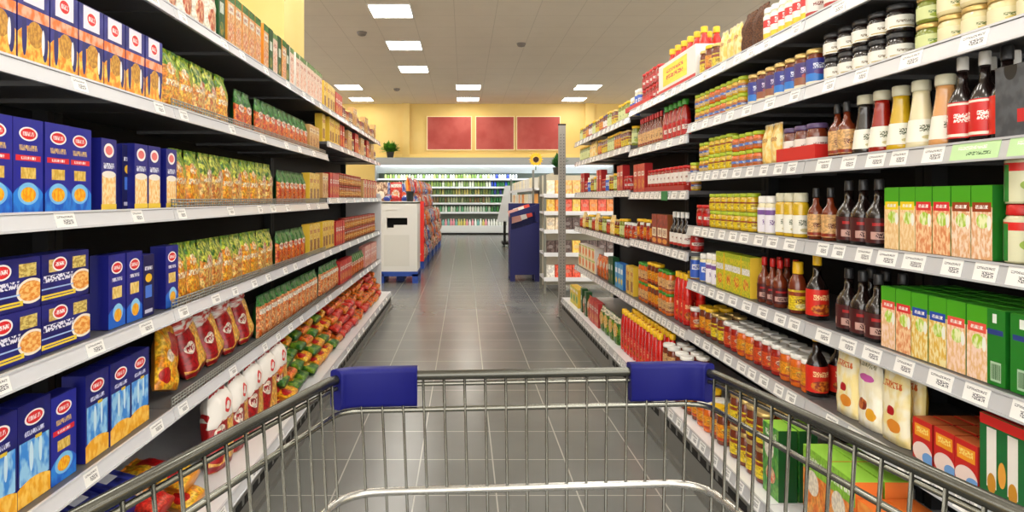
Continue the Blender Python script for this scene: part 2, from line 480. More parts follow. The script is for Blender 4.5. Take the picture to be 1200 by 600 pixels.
a_k7 = art('green_orange_bag_print', ((232, 138, 30), (246, 196, 70), 9), [
    ('e', .5, 1.0, 1.6, .62, ((60, 130, 24), (190, 210, 60), 9)), ('e', .32, .68, .36, .2, ((245, 236, 205), (240, 160, 60), 10)), ('e', .75, .62, .4, .22, ((110, 160, 40), (225, 215, 90), 12)),
    ('t', .5, .45, .8, .1, (250, 240, 215), 10), ('r', .5, .05, 1, .05, ((240, 215, 150), (215, 120, 40), 14))], .3, mot=0.6)
a_k8 = art('green_top_red_print', ((200, 60, 24), (238, 140, 60), 8), [
    ('e', .5, 1.0, 1.6, .84, ((20, 90, 34), (80, 150, 60), 9)), ('e', .5, .56, .7, .2, (240, 230, 215)), ('t', .5, .56, .5, .08, (180, 40, 30), 12), ('e', .5, .2, .8, .3, ((232, 150, 60), (200, 50, 24), 10))], .3, mot=0.6)
a_k8b = art('green_top_orange_print', ((214, 96, 30), (240, 180, 120), 10), [
    ('r', .5, .9, 1, .3, ((24, 96, 40), (60, 150, 60), 8)), ('r', .5, .62, .8, .12, (244, 238, 226)), ('e', .5, .32, .8, .34, ((226, 120, 40), (250, 215, 160), 12))], .3, mot=0.6)
a_cream = art('cream_pack_print', (238, 232, 216), [('e', .5, .3, .7, .4, ((190, 80, 40), (236, 190, 150), 8)), ('t', .5, .7, .7, .12, (150, 70, 40), 12)], .4, mot=0.4)
a_tallorange = art('tall_orange_print', ((228, 150, 90), (244, 205, 150), 7), [('r', .5, .93, 1, .16, ((30, 90, 36), (70, 140, 50), 8)), ('r', .5, .72, .7, .16, (242, 236, 224)), ('t', .5, .72, .5, .06, (170, 70, 30), 12), ('e', .5, .3, .7, .36, ((220, 110, 50), (245, 215, 180), 12))], .35, mot=0.5)
a_tallpale = art('tall_pale_print', ((246, 228, 214), (240, 200, 180), 7), [('r', .5, .94, 1, .14, ((60, 120, 50), (150, 180, 110), 8)), ('e', .5, .35, .6, .5, ((232, 150, 110), (250, 230, 215), 9)), ('t', .5, .72, .6, .08, (190, 90, 60), 14)], .35, mot=0.4)
a_dgreen = art('dark_green_print', ((20, 70, 30), (36, 100, 44), 6), [('r', .5, .62, .6, .2, (214, 226, 214)), ('e', .5, .25, .6, .24, ((180, 150, 60), (60, 120, 50), 10))], .35, mot=0.4)
a_yellow = art('yellow_pack_print', ((240, 196, 60), (250, 224, 130), 5), [('r', .5, .3, .6, .36, ((130, 76, 26), (190, 130, 60), 12)), ('t', .5, .74, .7, .12, (190, 60, 40), 12)], .35, mot=0.45)
a_tan = art('tan_pack_print', ((214, 160, 90), (240, 206, 150), 7), [('r', .5, .8, .9, .16, (246, 232, 196)), ('t', .5, .8, .6, .08, (150, 60, 30), 12), ('e', .5, .4, .6, .4, ((160, 90, 40), (220, 160, 90), 10))], .35, mot=0.5)
a_red = art('red_pack_print', ((196, 30, 26), (224, 66, 40), 6), [('r', .5, .66, .7, .16, (246, 236, 226)), ('e', .5, .3, .7, .34, ((240, 170, 60), (210, 60, 30), 8)), ('t', .5, .66, .5, .08, (190, 30, 30), 12)], .35, mot=0.4)
a_pink = art('pink_pack_print', ((226, 150, 140), (240, 196, 180), 6), [('r', .5, .62, .7, .3, (246, 226, 220)), ('t', .5, .62, .5, .14, (190, 50, 60), 12), ('e', .5, .22, .7, .26, ((200, 90, 60), (240, 170, 120), 9))], .35, mot=0.4)
a_brown = art('brown_jar_print', ((150, 70, 26), (226, 150, 70), 9), [('r', .5, .5, .66, .4, ((246, 222, 150), (236, 170, 60), 6)), ('t', .5, .5, .5, .14, (140, 40, 30), 12)], .3, mot=0.5)
a_basta = art('pasta_bag_print', ((236, 160, 40), (252, 214, 110), 11), [('e', .12, .6, .7, 1.0, (170, 20, 28)), ('r', .5, .9, 1, .24, (176, 22, 30)), ('e', .22, .45, .3, .2, (240, 232, 220)), ('t', .22, .45, .24, .08, (170, 20, 30), 14), ('r', .5, .04, 1, .07, (168, 20, 28))], .28, mot=0.5)
a_paper = art('white_paper_top', (236, 232, 226), [('e', .5, .45, .34, .36, (214, 50, 46)), ('e', .5, .45, .22, .2, (238, 228, 222)), ('t', .5, .12, .6, .08, (180, 60, 50), 16)], .6)
a_obag = art('orange_yellow_bag_print', ((240, 150, 20), (252, 206, 60), 6), [('e', .7, .7, .6, .4, (186, 24, 30)), ('e', .25, .2, .4, .24, (186, 24, 30)), ('e', .4, .5, .3, .2, (248, 232, 210))], .28, mot=0.5)
a_mixg = art('green_yellow_bag_print', ((40, 110, 40), (120, 160, 40), 5), [('e', .5, .5, .8, .5, ((240, 180, 40), (244, 214, 150), 7)), ('r', .5, .88, 1, .2, (236, 230, 210)), ('t', .5, .88, .6, .1, (40, 100, 50), 12)], .3, mot=0.5)
a_redbag = art('red_white_bag_print', ((210, 34, 34), (228, 80, 60), 5), [('e', .5, .5, .7, .4, ((240, 226, 214), (230, 150, 60), 6)), ('r', .5, .86, .9, .12, (244, 236, 230))], .3, mot=0.5)
a_orbag = art('orange_red_bag_print', ((226, 84, 30), (240, 140, 50), 6), [('e', .5, .6, .7, .3, (240, 214, 190)), ('e', .5, .24, .7, .3, ((110, 60, 26), (220, 120, 50), 8))], .3, mot=0.5)

backG = plain('green_film', (70, 130, 40), .35); backR = plain('red_film', (170, 28, 30), .35); backO = plain('orange_film', (228, 150, 50), .35)
backW = plain('white_film', (232, 228, 220), .4); backY = plain('yellow_film', (236, 196, 60), .35); backDG = plain('dark_green_film', (20, 76, 34), .35)
backB = plain('brown_film', (130, 70, 30), .35)

carton('K1', 'blue and orange pasta carton with white oval panel', .098, .195, .05, a_k1, sideNavy)
carton('K2', 'tall navy spaghetti carton with red banner', .088, .205, .045, a_k2, sideNavy)
carton('K3', 'navy carton with pale pasta picture', .07, .19, .05, a_k3, sideNavy)
carton('K4', 'flat navy lasagne carton with golden dish', .172, .112, .06, a_k4, sideNavy)
carton('K5', 'navy pasta carton with red oval and bowl', .082, .2, .05, a_k5, sideNavy)
carton('K5b', 'dark navy carton with yellow spot', .06, .185, .05, a_k5b, sideNavy)
carton('K6', 'navy carton with light blue window', .1, .22, .06, a_k6, sideNavy)
pouch('K7', 'green and orange noodle bag', .1, .2, .05, a_k7, backG)
pouch('K7b', 'green and cream noodle bag', .1, .2, .05, art('green_cream_bag_print', ((214, 130, 40), (240, 214, 130), 8), [
    ('e', .5, 1.0, 1.7, .9, ((50, 110, 24), (214, 220, 90), 8)), ('e', .6, .6, .44, .2, ((240, 232, 214), (206, 90, 40), 9)), ('e', .3, .3, .4, .3, ((236, 200, 110), (200, 100, 40), 9)),
    ('t', .5, .5, .7, .08, (245, 236, 215), 10)], .3, mot=.6), backG)
pouch('K8', 'dark green and red dried food pouch', .085, .18, .045, a_k8, backDG)
pouch('K8b', 'green topped orange and white food pouch', .09, .2, .05, a_k8b, backDG)
pouch('L1a', 'cream pack with red-brown picture', .1, .21, .05, a_cream, backW)
carton('L1b', 'tall orange carton with green top', .075, .22, .05, a_tallorange, backO, backDG)
carton('L1c', 'tall dark green carton with white patch', .06, .22, .05, a_dgreen, backDG)
carton('L1d', 'tall pale carton with green top', .075, .215, .05, a_tallpale, backW, backG)
carton('YEL', 'yellow carton with brown window', .085, .19, .05, a_yellow, backY)
carton('TAN', 'tan carton with cream band', .08, .17, .05, a_tan, plain('tan_board', (206, 160, 96), .5))
carton('RED', 'red carton with white band', .075, .18, .05, a_red, backR)
carton('PNK', 'pink carton with white panel', .12, .2, .06, a_pink, plain('pink_board', (222, 150, 140), .5))
a_jgrn = art('green_red_jar_print', ((60, 100, 40), (160, 60, 40), 7), [('r', .5, .5, .6, .36, (236, 220, 170)), ('t', .5, .5, .4, .14, (120, 30, 20), 12)], .3, mot=0.4)
jar('BRJ', 'brown jar with yellow label', .07, .095, plain('brown_content', (140, 70, 30), .3, coat=.6), a_brown, plain('red_brown_lid', (150, 50, 34), .3, .3), .012)
jar('MIX', 'small jar with green and red label', .07, .12, plain('dark_red_content', (110, 36, 26), .3, coat=.6), a_jgrn, plain('gold_lid', (206, 176, 110), .3, .6), .014)

# tall pasta bag whose folded paper top is a part
def pasta_bag(key, desc, h, topfrac, paper, w=.13):
    d = .085
    def fn():
        m = MB().pillow(w, d, h, mat=0, back=1, rough=.004, seed=int(h * 999), topflat=.05, narrow=.25)
        for i, (x, y, z) in enumerate(m.v):
            m.v[i] = (x, y + d / 2, z)
        r = obj('pasta_bag', m, [a_basta, backR])
        p = MB().pillow(w * .99, d * 1.06, h * topfrac, nu=8, nv=6, mat=0, back=1, z0=h * (1.02 - topfrac), rough=.003, topflat=.2, seed=5, narrow=.4)
        for i, (x, y, z) in enumerate(p.v):
            p.v[i] = (x, y + d / 2, z)
        q = obj('paper_top', p, [paper, backW], r); q['label'] = 'white folded paper top with red badge'
        return r
    lazy(key, 'pasta_bag', 'bag', desc, w, h, d, fn)
pasta_bag('WTB', 'pasta bag with white paper top', .31, .5, a_paper, .165)
pasta_bag('RYB', 'red and yellow pasta bag leaning over', .25, .3, art('white_red_paper', ((232, 226, 220), (190, 60, 50), 5), [], .5))
pouch('OYB', 'orange and red bag of pasta', .13, .22, .055, a_obag, backO, 'pasta_bag', 'bag', .005)
pouch('GYB', 'green and yellow bag of dumplings', .13, .18, .048, a_mixg, backDG, 'food_bag', 'bag', .005)
pouch('RWB', 'red bag with white badge', .12, .17, .048, a_redbag, backR, 'food_bag', 'bag', .005)
pouch('ORB', 'orange and brown bag', .12, .16, .048, a_orbag, backO, 'food_bag', 'bag', .005)
carton('NPK', 'dark navy pasta packet lying flat', .1, .2, .045, art('navy_packet_print', (NAVY2, (50, 60, 150), 4), [('r', .5, .3, .5, .2, (210, 214, 230)), ('e', .5, .7, .5, .16, (214, 60, 60)), ('t', .5, .5, .7, .1, (220, 220, 235), 14)], .3), sideNavy)

# right-hand goods
def C(n, c): return plain(n, c, .22, coat=.7)
cream_c = C('cream_content', (226, 212, 160)); dark_c = C('dark_sauce_glass', (26, 14, 12)); red_c = C('red_sauce', (150, 24, 16)); yel_c = C('yellow_dressing', (206, 168, 30))
white_c = C('white_dressing', (226, 216, 176)); peach_c = C('peach_dressing', (220, 160, 100)); brown_c = C('brown_sauce', (110, 44, 20)); orange_c = C('orange_sauce', (214, 100, 24)); green_c = C('green_pickle', (120, 130, 40))
black_c = C('black_dressing', (34, 30, 30))
gold = plain('gold_lid', (206, 176, 110), .3, .6); blackl = plain('black_lid', (38, 38, 40), .35); whitel = plain('white_cap', (232, 230, 224), .35); creaml = plain('cream_cap', (206, 202, 176), .35)
limel = plain('lime_cap', (170, 190, 40), .35); redl = plain('red_cap', (196, 26, 24), .35); greenl = plain('green_cap', (60, 140, 40), .35); yelll = plain('yellow_cap', (240, 190, 30), .35); purl = plain('purple_lid', (90, 70, 110), .35)
tx = lambda c, y=.5, w=.55, h=.2: ('t', .5, y, w, h, c, 14)
lb_white = art('label_white', (232, 230, 220), [tx((110, 90, 60)), ('r', .5, .14, .9, .1, (190, 170, 110))], .4, rep=2)
lb_cream = art('label_cream', (230, 220, 180), [tx((100, 120, 60)), ('e', .5, .25, .5, .3, ((190, 170, 70), (230, 215, 150), 8))], .4, rep=2)
lb_green = art('label_pale_green', (206, 214, 150), [tx((60, 110, 40)), ('e', .5, .25, .5, .4, (150, 170, 50))], .4, rep=2)
lb_blue = art('label_blue', (44, 50, 140), [tx((220, 225, 240), .72), ('r', .5, .3, 1, .3, (40, 120, 205)), ('r', .5, .08, 1, .16, (226, 218, 190)), ('e', .5, .5, .5, .2, (90, 60, 130))], .35, rep=2)
lb_must = art('label_mustard', (70, 110, 200), [('r', .5, .2, 1, .36, (222, 190, 120)), ('r', .5, .84, 1, .3, (196, 120, 40)), tx((240, 240, 230), .5)], .35, rep=2, mot=.45)
lb_must2 = art('label_orange_blue', (196, 110, 50), [('r', .5, .5, 1, .34, (90, 130, 210)), tx((240, 240, 230), .5)], .35, rep=2, mot=.45)
lb_yel = art('label_yellow', (232, 206, 40), [('r', .5, .8, 1, .2, (150, 60, 30)), tx((110, 60, 20), .45), ('e', .5, .2, .5, .24, (240, 230, 160))], .35, rep=2, mot=.45)
lb_redw = art('label_red_white', (200, 30, 30), [('r', .5, .5, .8, .3, (240, 234, 226)), tx((150, 20, 20))], .35, rep=2, mot=.45)
lb_soy = art('label_soy', (204, 36, 34), [tx((246, 236, 226), .55, .8, .24), ('r', .5, .08, 1, .08, (236, 226, 210)), ('r', .5, .94, 1, .06, (236, 226, 210))], .35, rep=2)
lb_dres = art('label_dressing', (236, 234, 220), [tx((80, 90, 60), .6, .5, .3), ('e', .5, .2, .4, .2, (200, 190, 140))], .4, rep=2)
lb_pur = art('label_purple_white', (232, 228, 236), [('r', .5, .8, 1, .2, (120, 80, 150)), tx((110, 70, 140), .4)], .35, rep=2)
lb_tan = art('label_tan', (226, 180, 120), [tx((110, 40, 20), .5), ('r', .5, .1, 1, .14, (150, 50, 30))], .35, rep=2, mot=.45)
lb_dark = art('label_dark', (70, 20, 22), [('r', .5, .3, .8, .3, (190, 150, 140)), ('r', .5, .75, .7, .12, (170, 30, 34)), tx((60, 20, 20), .3)], .35, rep=2)
lb_org = art('label_orange', (232, 150, 30), [('e', .5, .6, .6, .4, (246, 220, 90)), tx((170, 30, 20), .55), ('r', .5, .1, 1, .16, (190, 60, 30))], .35, rep=2, mot=.45)
lb_orgr = art('label_red_orange', (214, 80, 34), [('e', .5, .6, .6, .4, (244, 226, 200)), tx((150, 30, 30), .6), ('e', .5, .2, .5, .24, (240, 180, 50))], .35, rep=2, mot=.45)
lb_red = art('label_red_orange_dark', (212, 40, 26), [tx((246, 210, 150), .7), ('e', .5, .25, .7, .4, ((140, 40, 20), (220, 130, 40), 8))], .35, rep=2)
lb_wr = art('label_white_red', (228, 220, 212), [('r', .5, .1, 1, .2, (170, 40, 34)), tx((130, 50, 40), .6)], .35, rep=2)

jar('J1', 'cream sauce jar with gold lid', .064, .068, cream_c, lb_cream, gold, .012, name='cream_jar')
jar('J1b', 'pale green relish jar with gold lid', .064, .068, green_c, lb_green, gold, .012, name='cream_jar')
jar('J2', 'white labelled jar with black lid', .064, .074, dark_c, lb_white, blackl, .014, name='black_lidded_jar')
jar('J3', 'tall blue labelled jar with gold lid', .062, .125, brown_c, lb_blue, gold, .016, lab=(.05, .85), name='tall_jar')
jar('J4', 'mustard jar with lime cap', .05, .068, yel_c, lb_must, limel, .014, name='mustard_jar')
jar('J4b', 'sauce jar with orange and blue label', .055, .068, orange_c, lb_must2, limel, .014, name='sauce_jar')
jar('J5', 'yellow labelled jar with lime cap', .055, .075, yel_c, lb_yel, limel, .014)
jar('J6', 'red sauce jar with white label', .06, .13, red_c, lb_wr, redl, .014, lab=(.3, .85))
jar('J7', 'dark jar with purple lid', .065, .12, brown_c, lb_wr, purl, .016, name='dark_jar')
jar('J8', 'orange sauce jar with white lid', .062, .11, orange_c, lb_org, whitel, .016, name='sauce_jar')
jar('J8b', 'red-orange sauce jar with white lid', .062, .11, red_c, lb_orgr, whitel, .016, name='sauce_jar')
jar('J9', 'jar of yellow and brown preserves, gold lid', .062, .12, brown_c, lb_yel, gold, .014, name='preserve_jar')
jar('J10', 'red jar with red and white label', .065, .1, red_c, lb_redw, redl, .014)
jar('J11', 'dark preserve jar with yellow lid', .062, .13, brown_c, lb_org, yelll, .016, name='preserve_jar')
jar('J12', 'green pickle jar with yellow lid', .066, .13, green_c, lb_green, yelll, .016, name='pickle_jar')
jar('J13', 'amber jar with green lid', .06, .12, orange_c, lb_tan, greenl, .014, name='preserve_jar')
jar('J3b', 'tall purple labelled jar with gold lid', .062, .125, brown_c, art('label_purple', (62, 40, 110), [tx((225, 210, 235), .72), ('r', .5, .3, 1, .3, (150, 90, 60)), ('r', .5, .08, 1, .16, (226, 218, 190)), ('e', .5, .5, .5, .2, (170, 60, 60))], .35, rep=2), gold, .016, lab=(.05, .85), name='tall_jar')
bottle('B1', 'red ketchup bottle with green cap', .065, .2, red_c, lb_redw, greenl, 'ketchup', 'ketchup_bottle', sq=(2.6, .75))
bottle('B1y', 'red ketchup bottle with yellow cap', .06, .26, C('bright_red_plastic', (206, 26, 20)), lb_red, yelll, 'ketchup', 'ketchup_bottle', sq=(2.6, .75))
bottle('B2', 'slim brown-red sauce bottle', .045, .19, brown_c, lb_tan, redl, 'long', lab=(.1, .58))
for kk, cc, nm in (('Dblk', black_c, 'black'), ('Dred', red_c, 'dark red'), ('Dyel', yel_c, 'yellow'), ('Dwht', white_c, 'creamy white'), ('Dpch', peach_c, 'peach')):
    bottle(kk, nm + ' salad dressing in flared bottle', .068, .172, cc, lb_dres, creaml, 'cone', 'dressing_bottle', caph=.026, lab=(.12, .5))
bottle('B3', 'soy sauce bottle with white cap', .056, .2, dark_c, lb_soy, whitel, 'sauce', lab=(.08, .56), caph=.03)
bottle('B3b', 'dark sauce bottle with orange-red label', .058, .2, dark_c, lb_red, blackl, 'sauce', lab=(.08, .56))
bottle('B4', 'white bottle with red and yellow label', .045, .13, white_c, art('label_wry', (240, 236, 226), [('r', .5, .7, 1, .3, (206, 40, 40)), ('r', .5, .2, 1, .24, (244, 196, 40)), tx((240, 240, 240), .7)], .35, rep=2), whitel, 'tube', lab=(.05, .9), caph=.02)
bottle('B5', 'dark steak sauce bottle, black cap', .06, .185, dark_c, lb_dark, blackl, 'sauce', lab=(.06, .5), sq=(3.5, 1))
bottle('B6', 'tan labelled brown sauce bottle', .05, .165, brown_c, lb_tan, blackl, 'long', lab=(.08, .6))
bottle('B7', 'mustard bottle with pale cap', .05, .15, yel_c, lb_dres, creaml, 'tube', lab=(.1, .62), caph=.03)
bottle('B8', 'white and purple dip bottle', .052, .14, white_c, lb_pur, whitel, 'tube', lab=(.05, .85), caph=.026)
bottle('B9', 'dark bottle with yellow neck and red label', .066, .21, dark_c, lb_red, yelll, 'sauce', lab=(.08, .56), caph=.035)
bottle('B10', 'sauce bottle with yellow label', .06, .175, brown_c, lb_yel, yelll, 'ketchup', lab=(.1, .6), caph=.04)
bottle('B11', 'dark brown syrup bottle', .05, .17, brown_c, lb_dark, redl, 'long', lab=(.1, .5))
bottle('B12', 'dark bottle with white cap', .055, .19, dark_c, lb_wr, whitel, 'sauce', lab=(.1, .5))
bottle('B13', 'small seasoning shaker with red cap', .062, .12, C('pale_spice', (206, 200, 160)), art('label_spice', (216, 214, 180), [('r', .5, .84, 1, .2, (210, 40, 34)), ('r', .92, .4, .2, 1, (40, 130, 50)), ('e', .45, .4, .5, .3, (150, 180, 60))], .35, rep=2), redl, 'tube', 'seasoning_shaker', 'shaker', lab=(.04, .9), caph=.022)
bottle('B14', 'blue and white dip bottle', .05, .13, white_c, art('label_bw', (60, 100, 200), [('r', .5, .6, .7, .3, (236, 236, 240)), tx((60, 80, 170), .6)], .35, rep=2), whitel, 'tube', lab=(.05, .85), caph=.024)

GRN = (40, 140, 30)
def ricebox(key, desc, top, bandc, pic):
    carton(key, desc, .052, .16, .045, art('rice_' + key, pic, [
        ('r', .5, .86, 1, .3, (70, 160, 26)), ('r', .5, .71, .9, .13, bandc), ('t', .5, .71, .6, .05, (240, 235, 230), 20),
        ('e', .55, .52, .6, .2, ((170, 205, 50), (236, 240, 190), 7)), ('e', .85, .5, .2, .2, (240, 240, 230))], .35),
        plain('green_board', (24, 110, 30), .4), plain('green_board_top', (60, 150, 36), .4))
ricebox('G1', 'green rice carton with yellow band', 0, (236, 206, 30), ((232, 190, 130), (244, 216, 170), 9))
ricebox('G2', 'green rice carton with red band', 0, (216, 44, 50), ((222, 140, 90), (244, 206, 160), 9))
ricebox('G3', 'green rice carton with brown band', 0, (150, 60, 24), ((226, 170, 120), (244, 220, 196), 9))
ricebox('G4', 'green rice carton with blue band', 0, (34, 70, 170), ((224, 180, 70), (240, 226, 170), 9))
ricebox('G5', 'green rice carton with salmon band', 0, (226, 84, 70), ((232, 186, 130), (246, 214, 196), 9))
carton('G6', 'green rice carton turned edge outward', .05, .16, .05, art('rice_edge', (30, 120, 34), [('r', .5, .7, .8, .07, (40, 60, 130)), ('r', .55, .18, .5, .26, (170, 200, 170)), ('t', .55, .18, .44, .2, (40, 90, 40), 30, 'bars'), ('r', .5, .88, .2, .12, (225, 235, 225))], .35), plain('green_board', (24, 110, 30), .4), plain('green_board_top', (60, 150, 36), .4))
carton('GRC', 'dark grey six-pack carrier with red mark', .1, .15, .07, art('grey_carrier', ((66, 70, 76), (84, 88, 94), 4), [('r', .7, .3, .4, .18, (200, 40, 44)), ('e', .35, .95, .3, .3, (20, 20, 22))], .4), plain('grey_board', (60, 62, 66), .5), name='bottle_carrier')
jar('J14', 'brown preserve jar with white lid', .065, .12, plain('brown_sauce', (110, 44, 20), .22, coat=.7), art('label_tan', (226, 180, 120), [('t', .5, .5, .55, .2, (110, 40, 20), 14), ('r', .5, .1, 1, .14, (150, 50, 30))], .35, rep=2), plain('white_cap', (232, 230, 224), .35), .016, name='preserve_jar')
carton('ORC', 'orange soup carton', .12, .2, .07, art('orange_carton', ((226, 120, 40), (240, 160, 70), 4), [('r', .5, .5, .8, .2, (236, 240, 244)), ('e', .5, .2, .6, .24, (60, 130, 205))], .35), plain('orange_board', (226, 120, 50), .4), name='soup_carton')
carton('PCH', 'white pouch pack with yellow top', .085, .21, .05, art('pouch_white_yellow', ((238, 230, 200), (244, 240, 224), 4), [
    ('r', .5, .95, 1, .1, (232, 196, 40)), ('e', .5, .66, .6, .1, (190, 80, 160)), ('e', .35, .3, .4, .16, ((130, 40, 20), (200, 110, 50), 9)), ('e', .7, .2, .4, .16, (236, 170, 40)), ('t', .5, .82, .7, .05, (150, 150, 120), 16)], .35), backW, backY) if False else None
pouch('PCH', 'white soup pouch with yellow top', .095, .21, .035, art('pouch_white_yellow', ((238, 230, 200), (246, 242, 226), 4), [
    ('r', .5, .95, 1, .1, (232, 196, 40)), ('e', .5, .66, .6, .1, (200, 90, 170)), ('e', .35, .3, .4, .16, ((130, 40, 20), (200, 110, 50), 9)), ('e', .7, .2, .4, .16, (236, 170, 40)), ('t', .5, .82, .7, .05, (150, 150, 120), 16)], .35), backW, 'soup_pouch')
pouch('PCY', 'cream soup pouch with red berries', .095, .21, .035, art('pouch_cream', ((240, 220, 150), (244, 236, 206), 4), [
    ('r', .5, .95, 1, .1, (232, 196, 40)), ('e', .5, .4, .3, .12, (180, 20, 30)), ('e', .6, .22, .5, .16, (226, 140, 40)), ('t', .5, .72, .7, .08, (220, 110, 50), 12)], .35), backY, 'soup_pouch')
carton('ROB', 'small red and orange meal box', .06, .1, .045, art('red_orange_box', (196, 34, 30), [('r', .5, .72, .8, .3, (236, 150, 30)), ('t', .5, .74, .6, .14, (250, 220, 120), 12), ('e', .5, .2, 1.0, .5, (236, 214, 206)), ('e', .8, .1, .6, .3, (110, 160, 220))], .35), plain('red_board', (150, 32, 24), .45), plain('orange_brown_board', (190, 96, 50), .45), 'meal_box', 'box')
carton('GWP', 'green and white pack picturing bottles', .13, .18, .06, art('green_white_pack', (24, 104, 50), [
    ('r', .22, .5, .18, .7, (236, 232, 224)), ('r', .6, .5, .18, .7, (236, 232, 224)), ('e', .22, .2, .16, .24, (200, 140, 40)), ('e', .6, .2, .16, .24, (200, 140, 40)),
    ('r', .5, .93, 1, .12, (216, 36, 34)), ('e', .41, .35, .14, .3, (226, 160, 60)), ('r', .9, .5, .12, .6, (240, 236, 230))], .35), backDG, redl, 'bottle_pack', 'pack')
carton('YCT', 'yellow and green seasoning carton', .075, .16, .05, art('yellow_green_carton', ((222, 206, 30), (190, 200, 40), 6), [('r', .5, .62, .9, .16, (236, 236, 230)), ('e', .5, .3, .6, .3, ((226, 90, 30), (240, 220, 60), 8)), ('r', .5, .94, 1, .1, (170, 190, 30))], .35, mot=0.4), backY, limel)
carton('BBX', 'brown snack box', .09, .17, .06, art('brown_box_print', ((120, 40, 24), (170, 60, 34), 5), [('r', .5, .4, .8, .3, (240, 226, 190)), ('e', .5, .12, .8, .16, (226, 150, 60)), tx((140, 40, 20), .4)], .4), backB)
carton('OWB', 'white box with orange round picture', .14, .105, .08, art('orange_white_box', (244, 222, 170), [('e', .5, .5, .55, .7, (236, 120, 34)), ('r', .5, .93, 1, .12, (180, 200, 90)), ('r', .94, .5, .1, 1, (250, 240, 220))], .4), backW)
carton('BLC', 'light blue carton', .07, .18, .05, art('light_blue_print', ((50, 140, 200), (90, 170, 216), 4), [('r', .5, .7, .7, .2, (236, 240, 244)), ('e', .5, .3, .6, .24, (240, 200, 60))], .35), plain('blue_board', (40, 110, 190), .4))
carton('GCT', 'green carton beside blue one', .07, .2, .05, a_dgreen, backDG)
pouch('ROP', 'orange-red pouch of chips', .1, .18, .05, a_orbag, backR)
carton('LIM', 'lime and orange soup carton', .12, .24, .07, art('lime_orange_carton', ((230, 120, 40), (244, 170, 80), 5), [('r', .5, .86, 1, .28, (140, 200, 60)), ('e', .4, .6, .5, .3, (240, 232, 214)), ('r', .5, .08, 1, .16, (60, 130, 205)), ('t', .5, .86, .7, .1, (245, 250, 235), 12)], .35, mot=0.3), plain('orange_board', (226, 120, 50), .4), plain('lime_board', (150, 205, 70), .4), 'soup_carton')
carton('BOR', 'blue and orange soup carton', .12, .22, .07, art('blue_orange_carton', ((40, 130, 210), (90, 170, 226), 4), [('r', .5, .84, 1, .3, (230, 120, 40)), ('r', .5, .5, .8, .2, (236, 240, 244)), ('t', .5, .5, .6, .1, (50, 90, 160), 12)], .35), plain('blue_board2', (40, 120, 200), .4), None, 'soup_carton')
carton('GWC', 'green and white soup carton', .1, .23, .06, art('green_white_carton', ((40, 140, 50), (110, 180, 70), 5), [('e', .4, .66, .6, .3, (240, 236, 226)), ('e', .5, .3, .6, .24, ((226, 90, 60), (240, 200, 160), 8)), ('t', .5, .88, .7, .08, (240, 245, 235), 12)], .35, mot=0.4), backDG, plain('lime_board', (150, 205, 70), .4), 'soup_carton')
carton('YGB', 'yellow and green box', .12, .16, .07, art('yellow_green_box', ((236, 200, 60), (200, 210, 90), 4), [('e', .5, .4, .6, .4, (90, 160, 80)), ('r', .5, .8, .8, .14, (244, 236, 220))], .4), backY)
pouch('MSH', 'dark mesh bag of nuts', .09, .17, .07, plain('dark_brown_mesh', (58, 34, 22), .8, noise=((110, 70, 44), 220)), plain('dark_brown_mesh', (58, 34, 22)), 'mesh_bag', 'bag', .004)
pouch('CRP', 'cream pouch', .06, .15, .04, art('cream_yellow_pouch', ((240, 222, 160), (236, 190, 90), 5), [('t', .5, .6, .6, .1, (150, 80, 40), 12)], .35), backW)

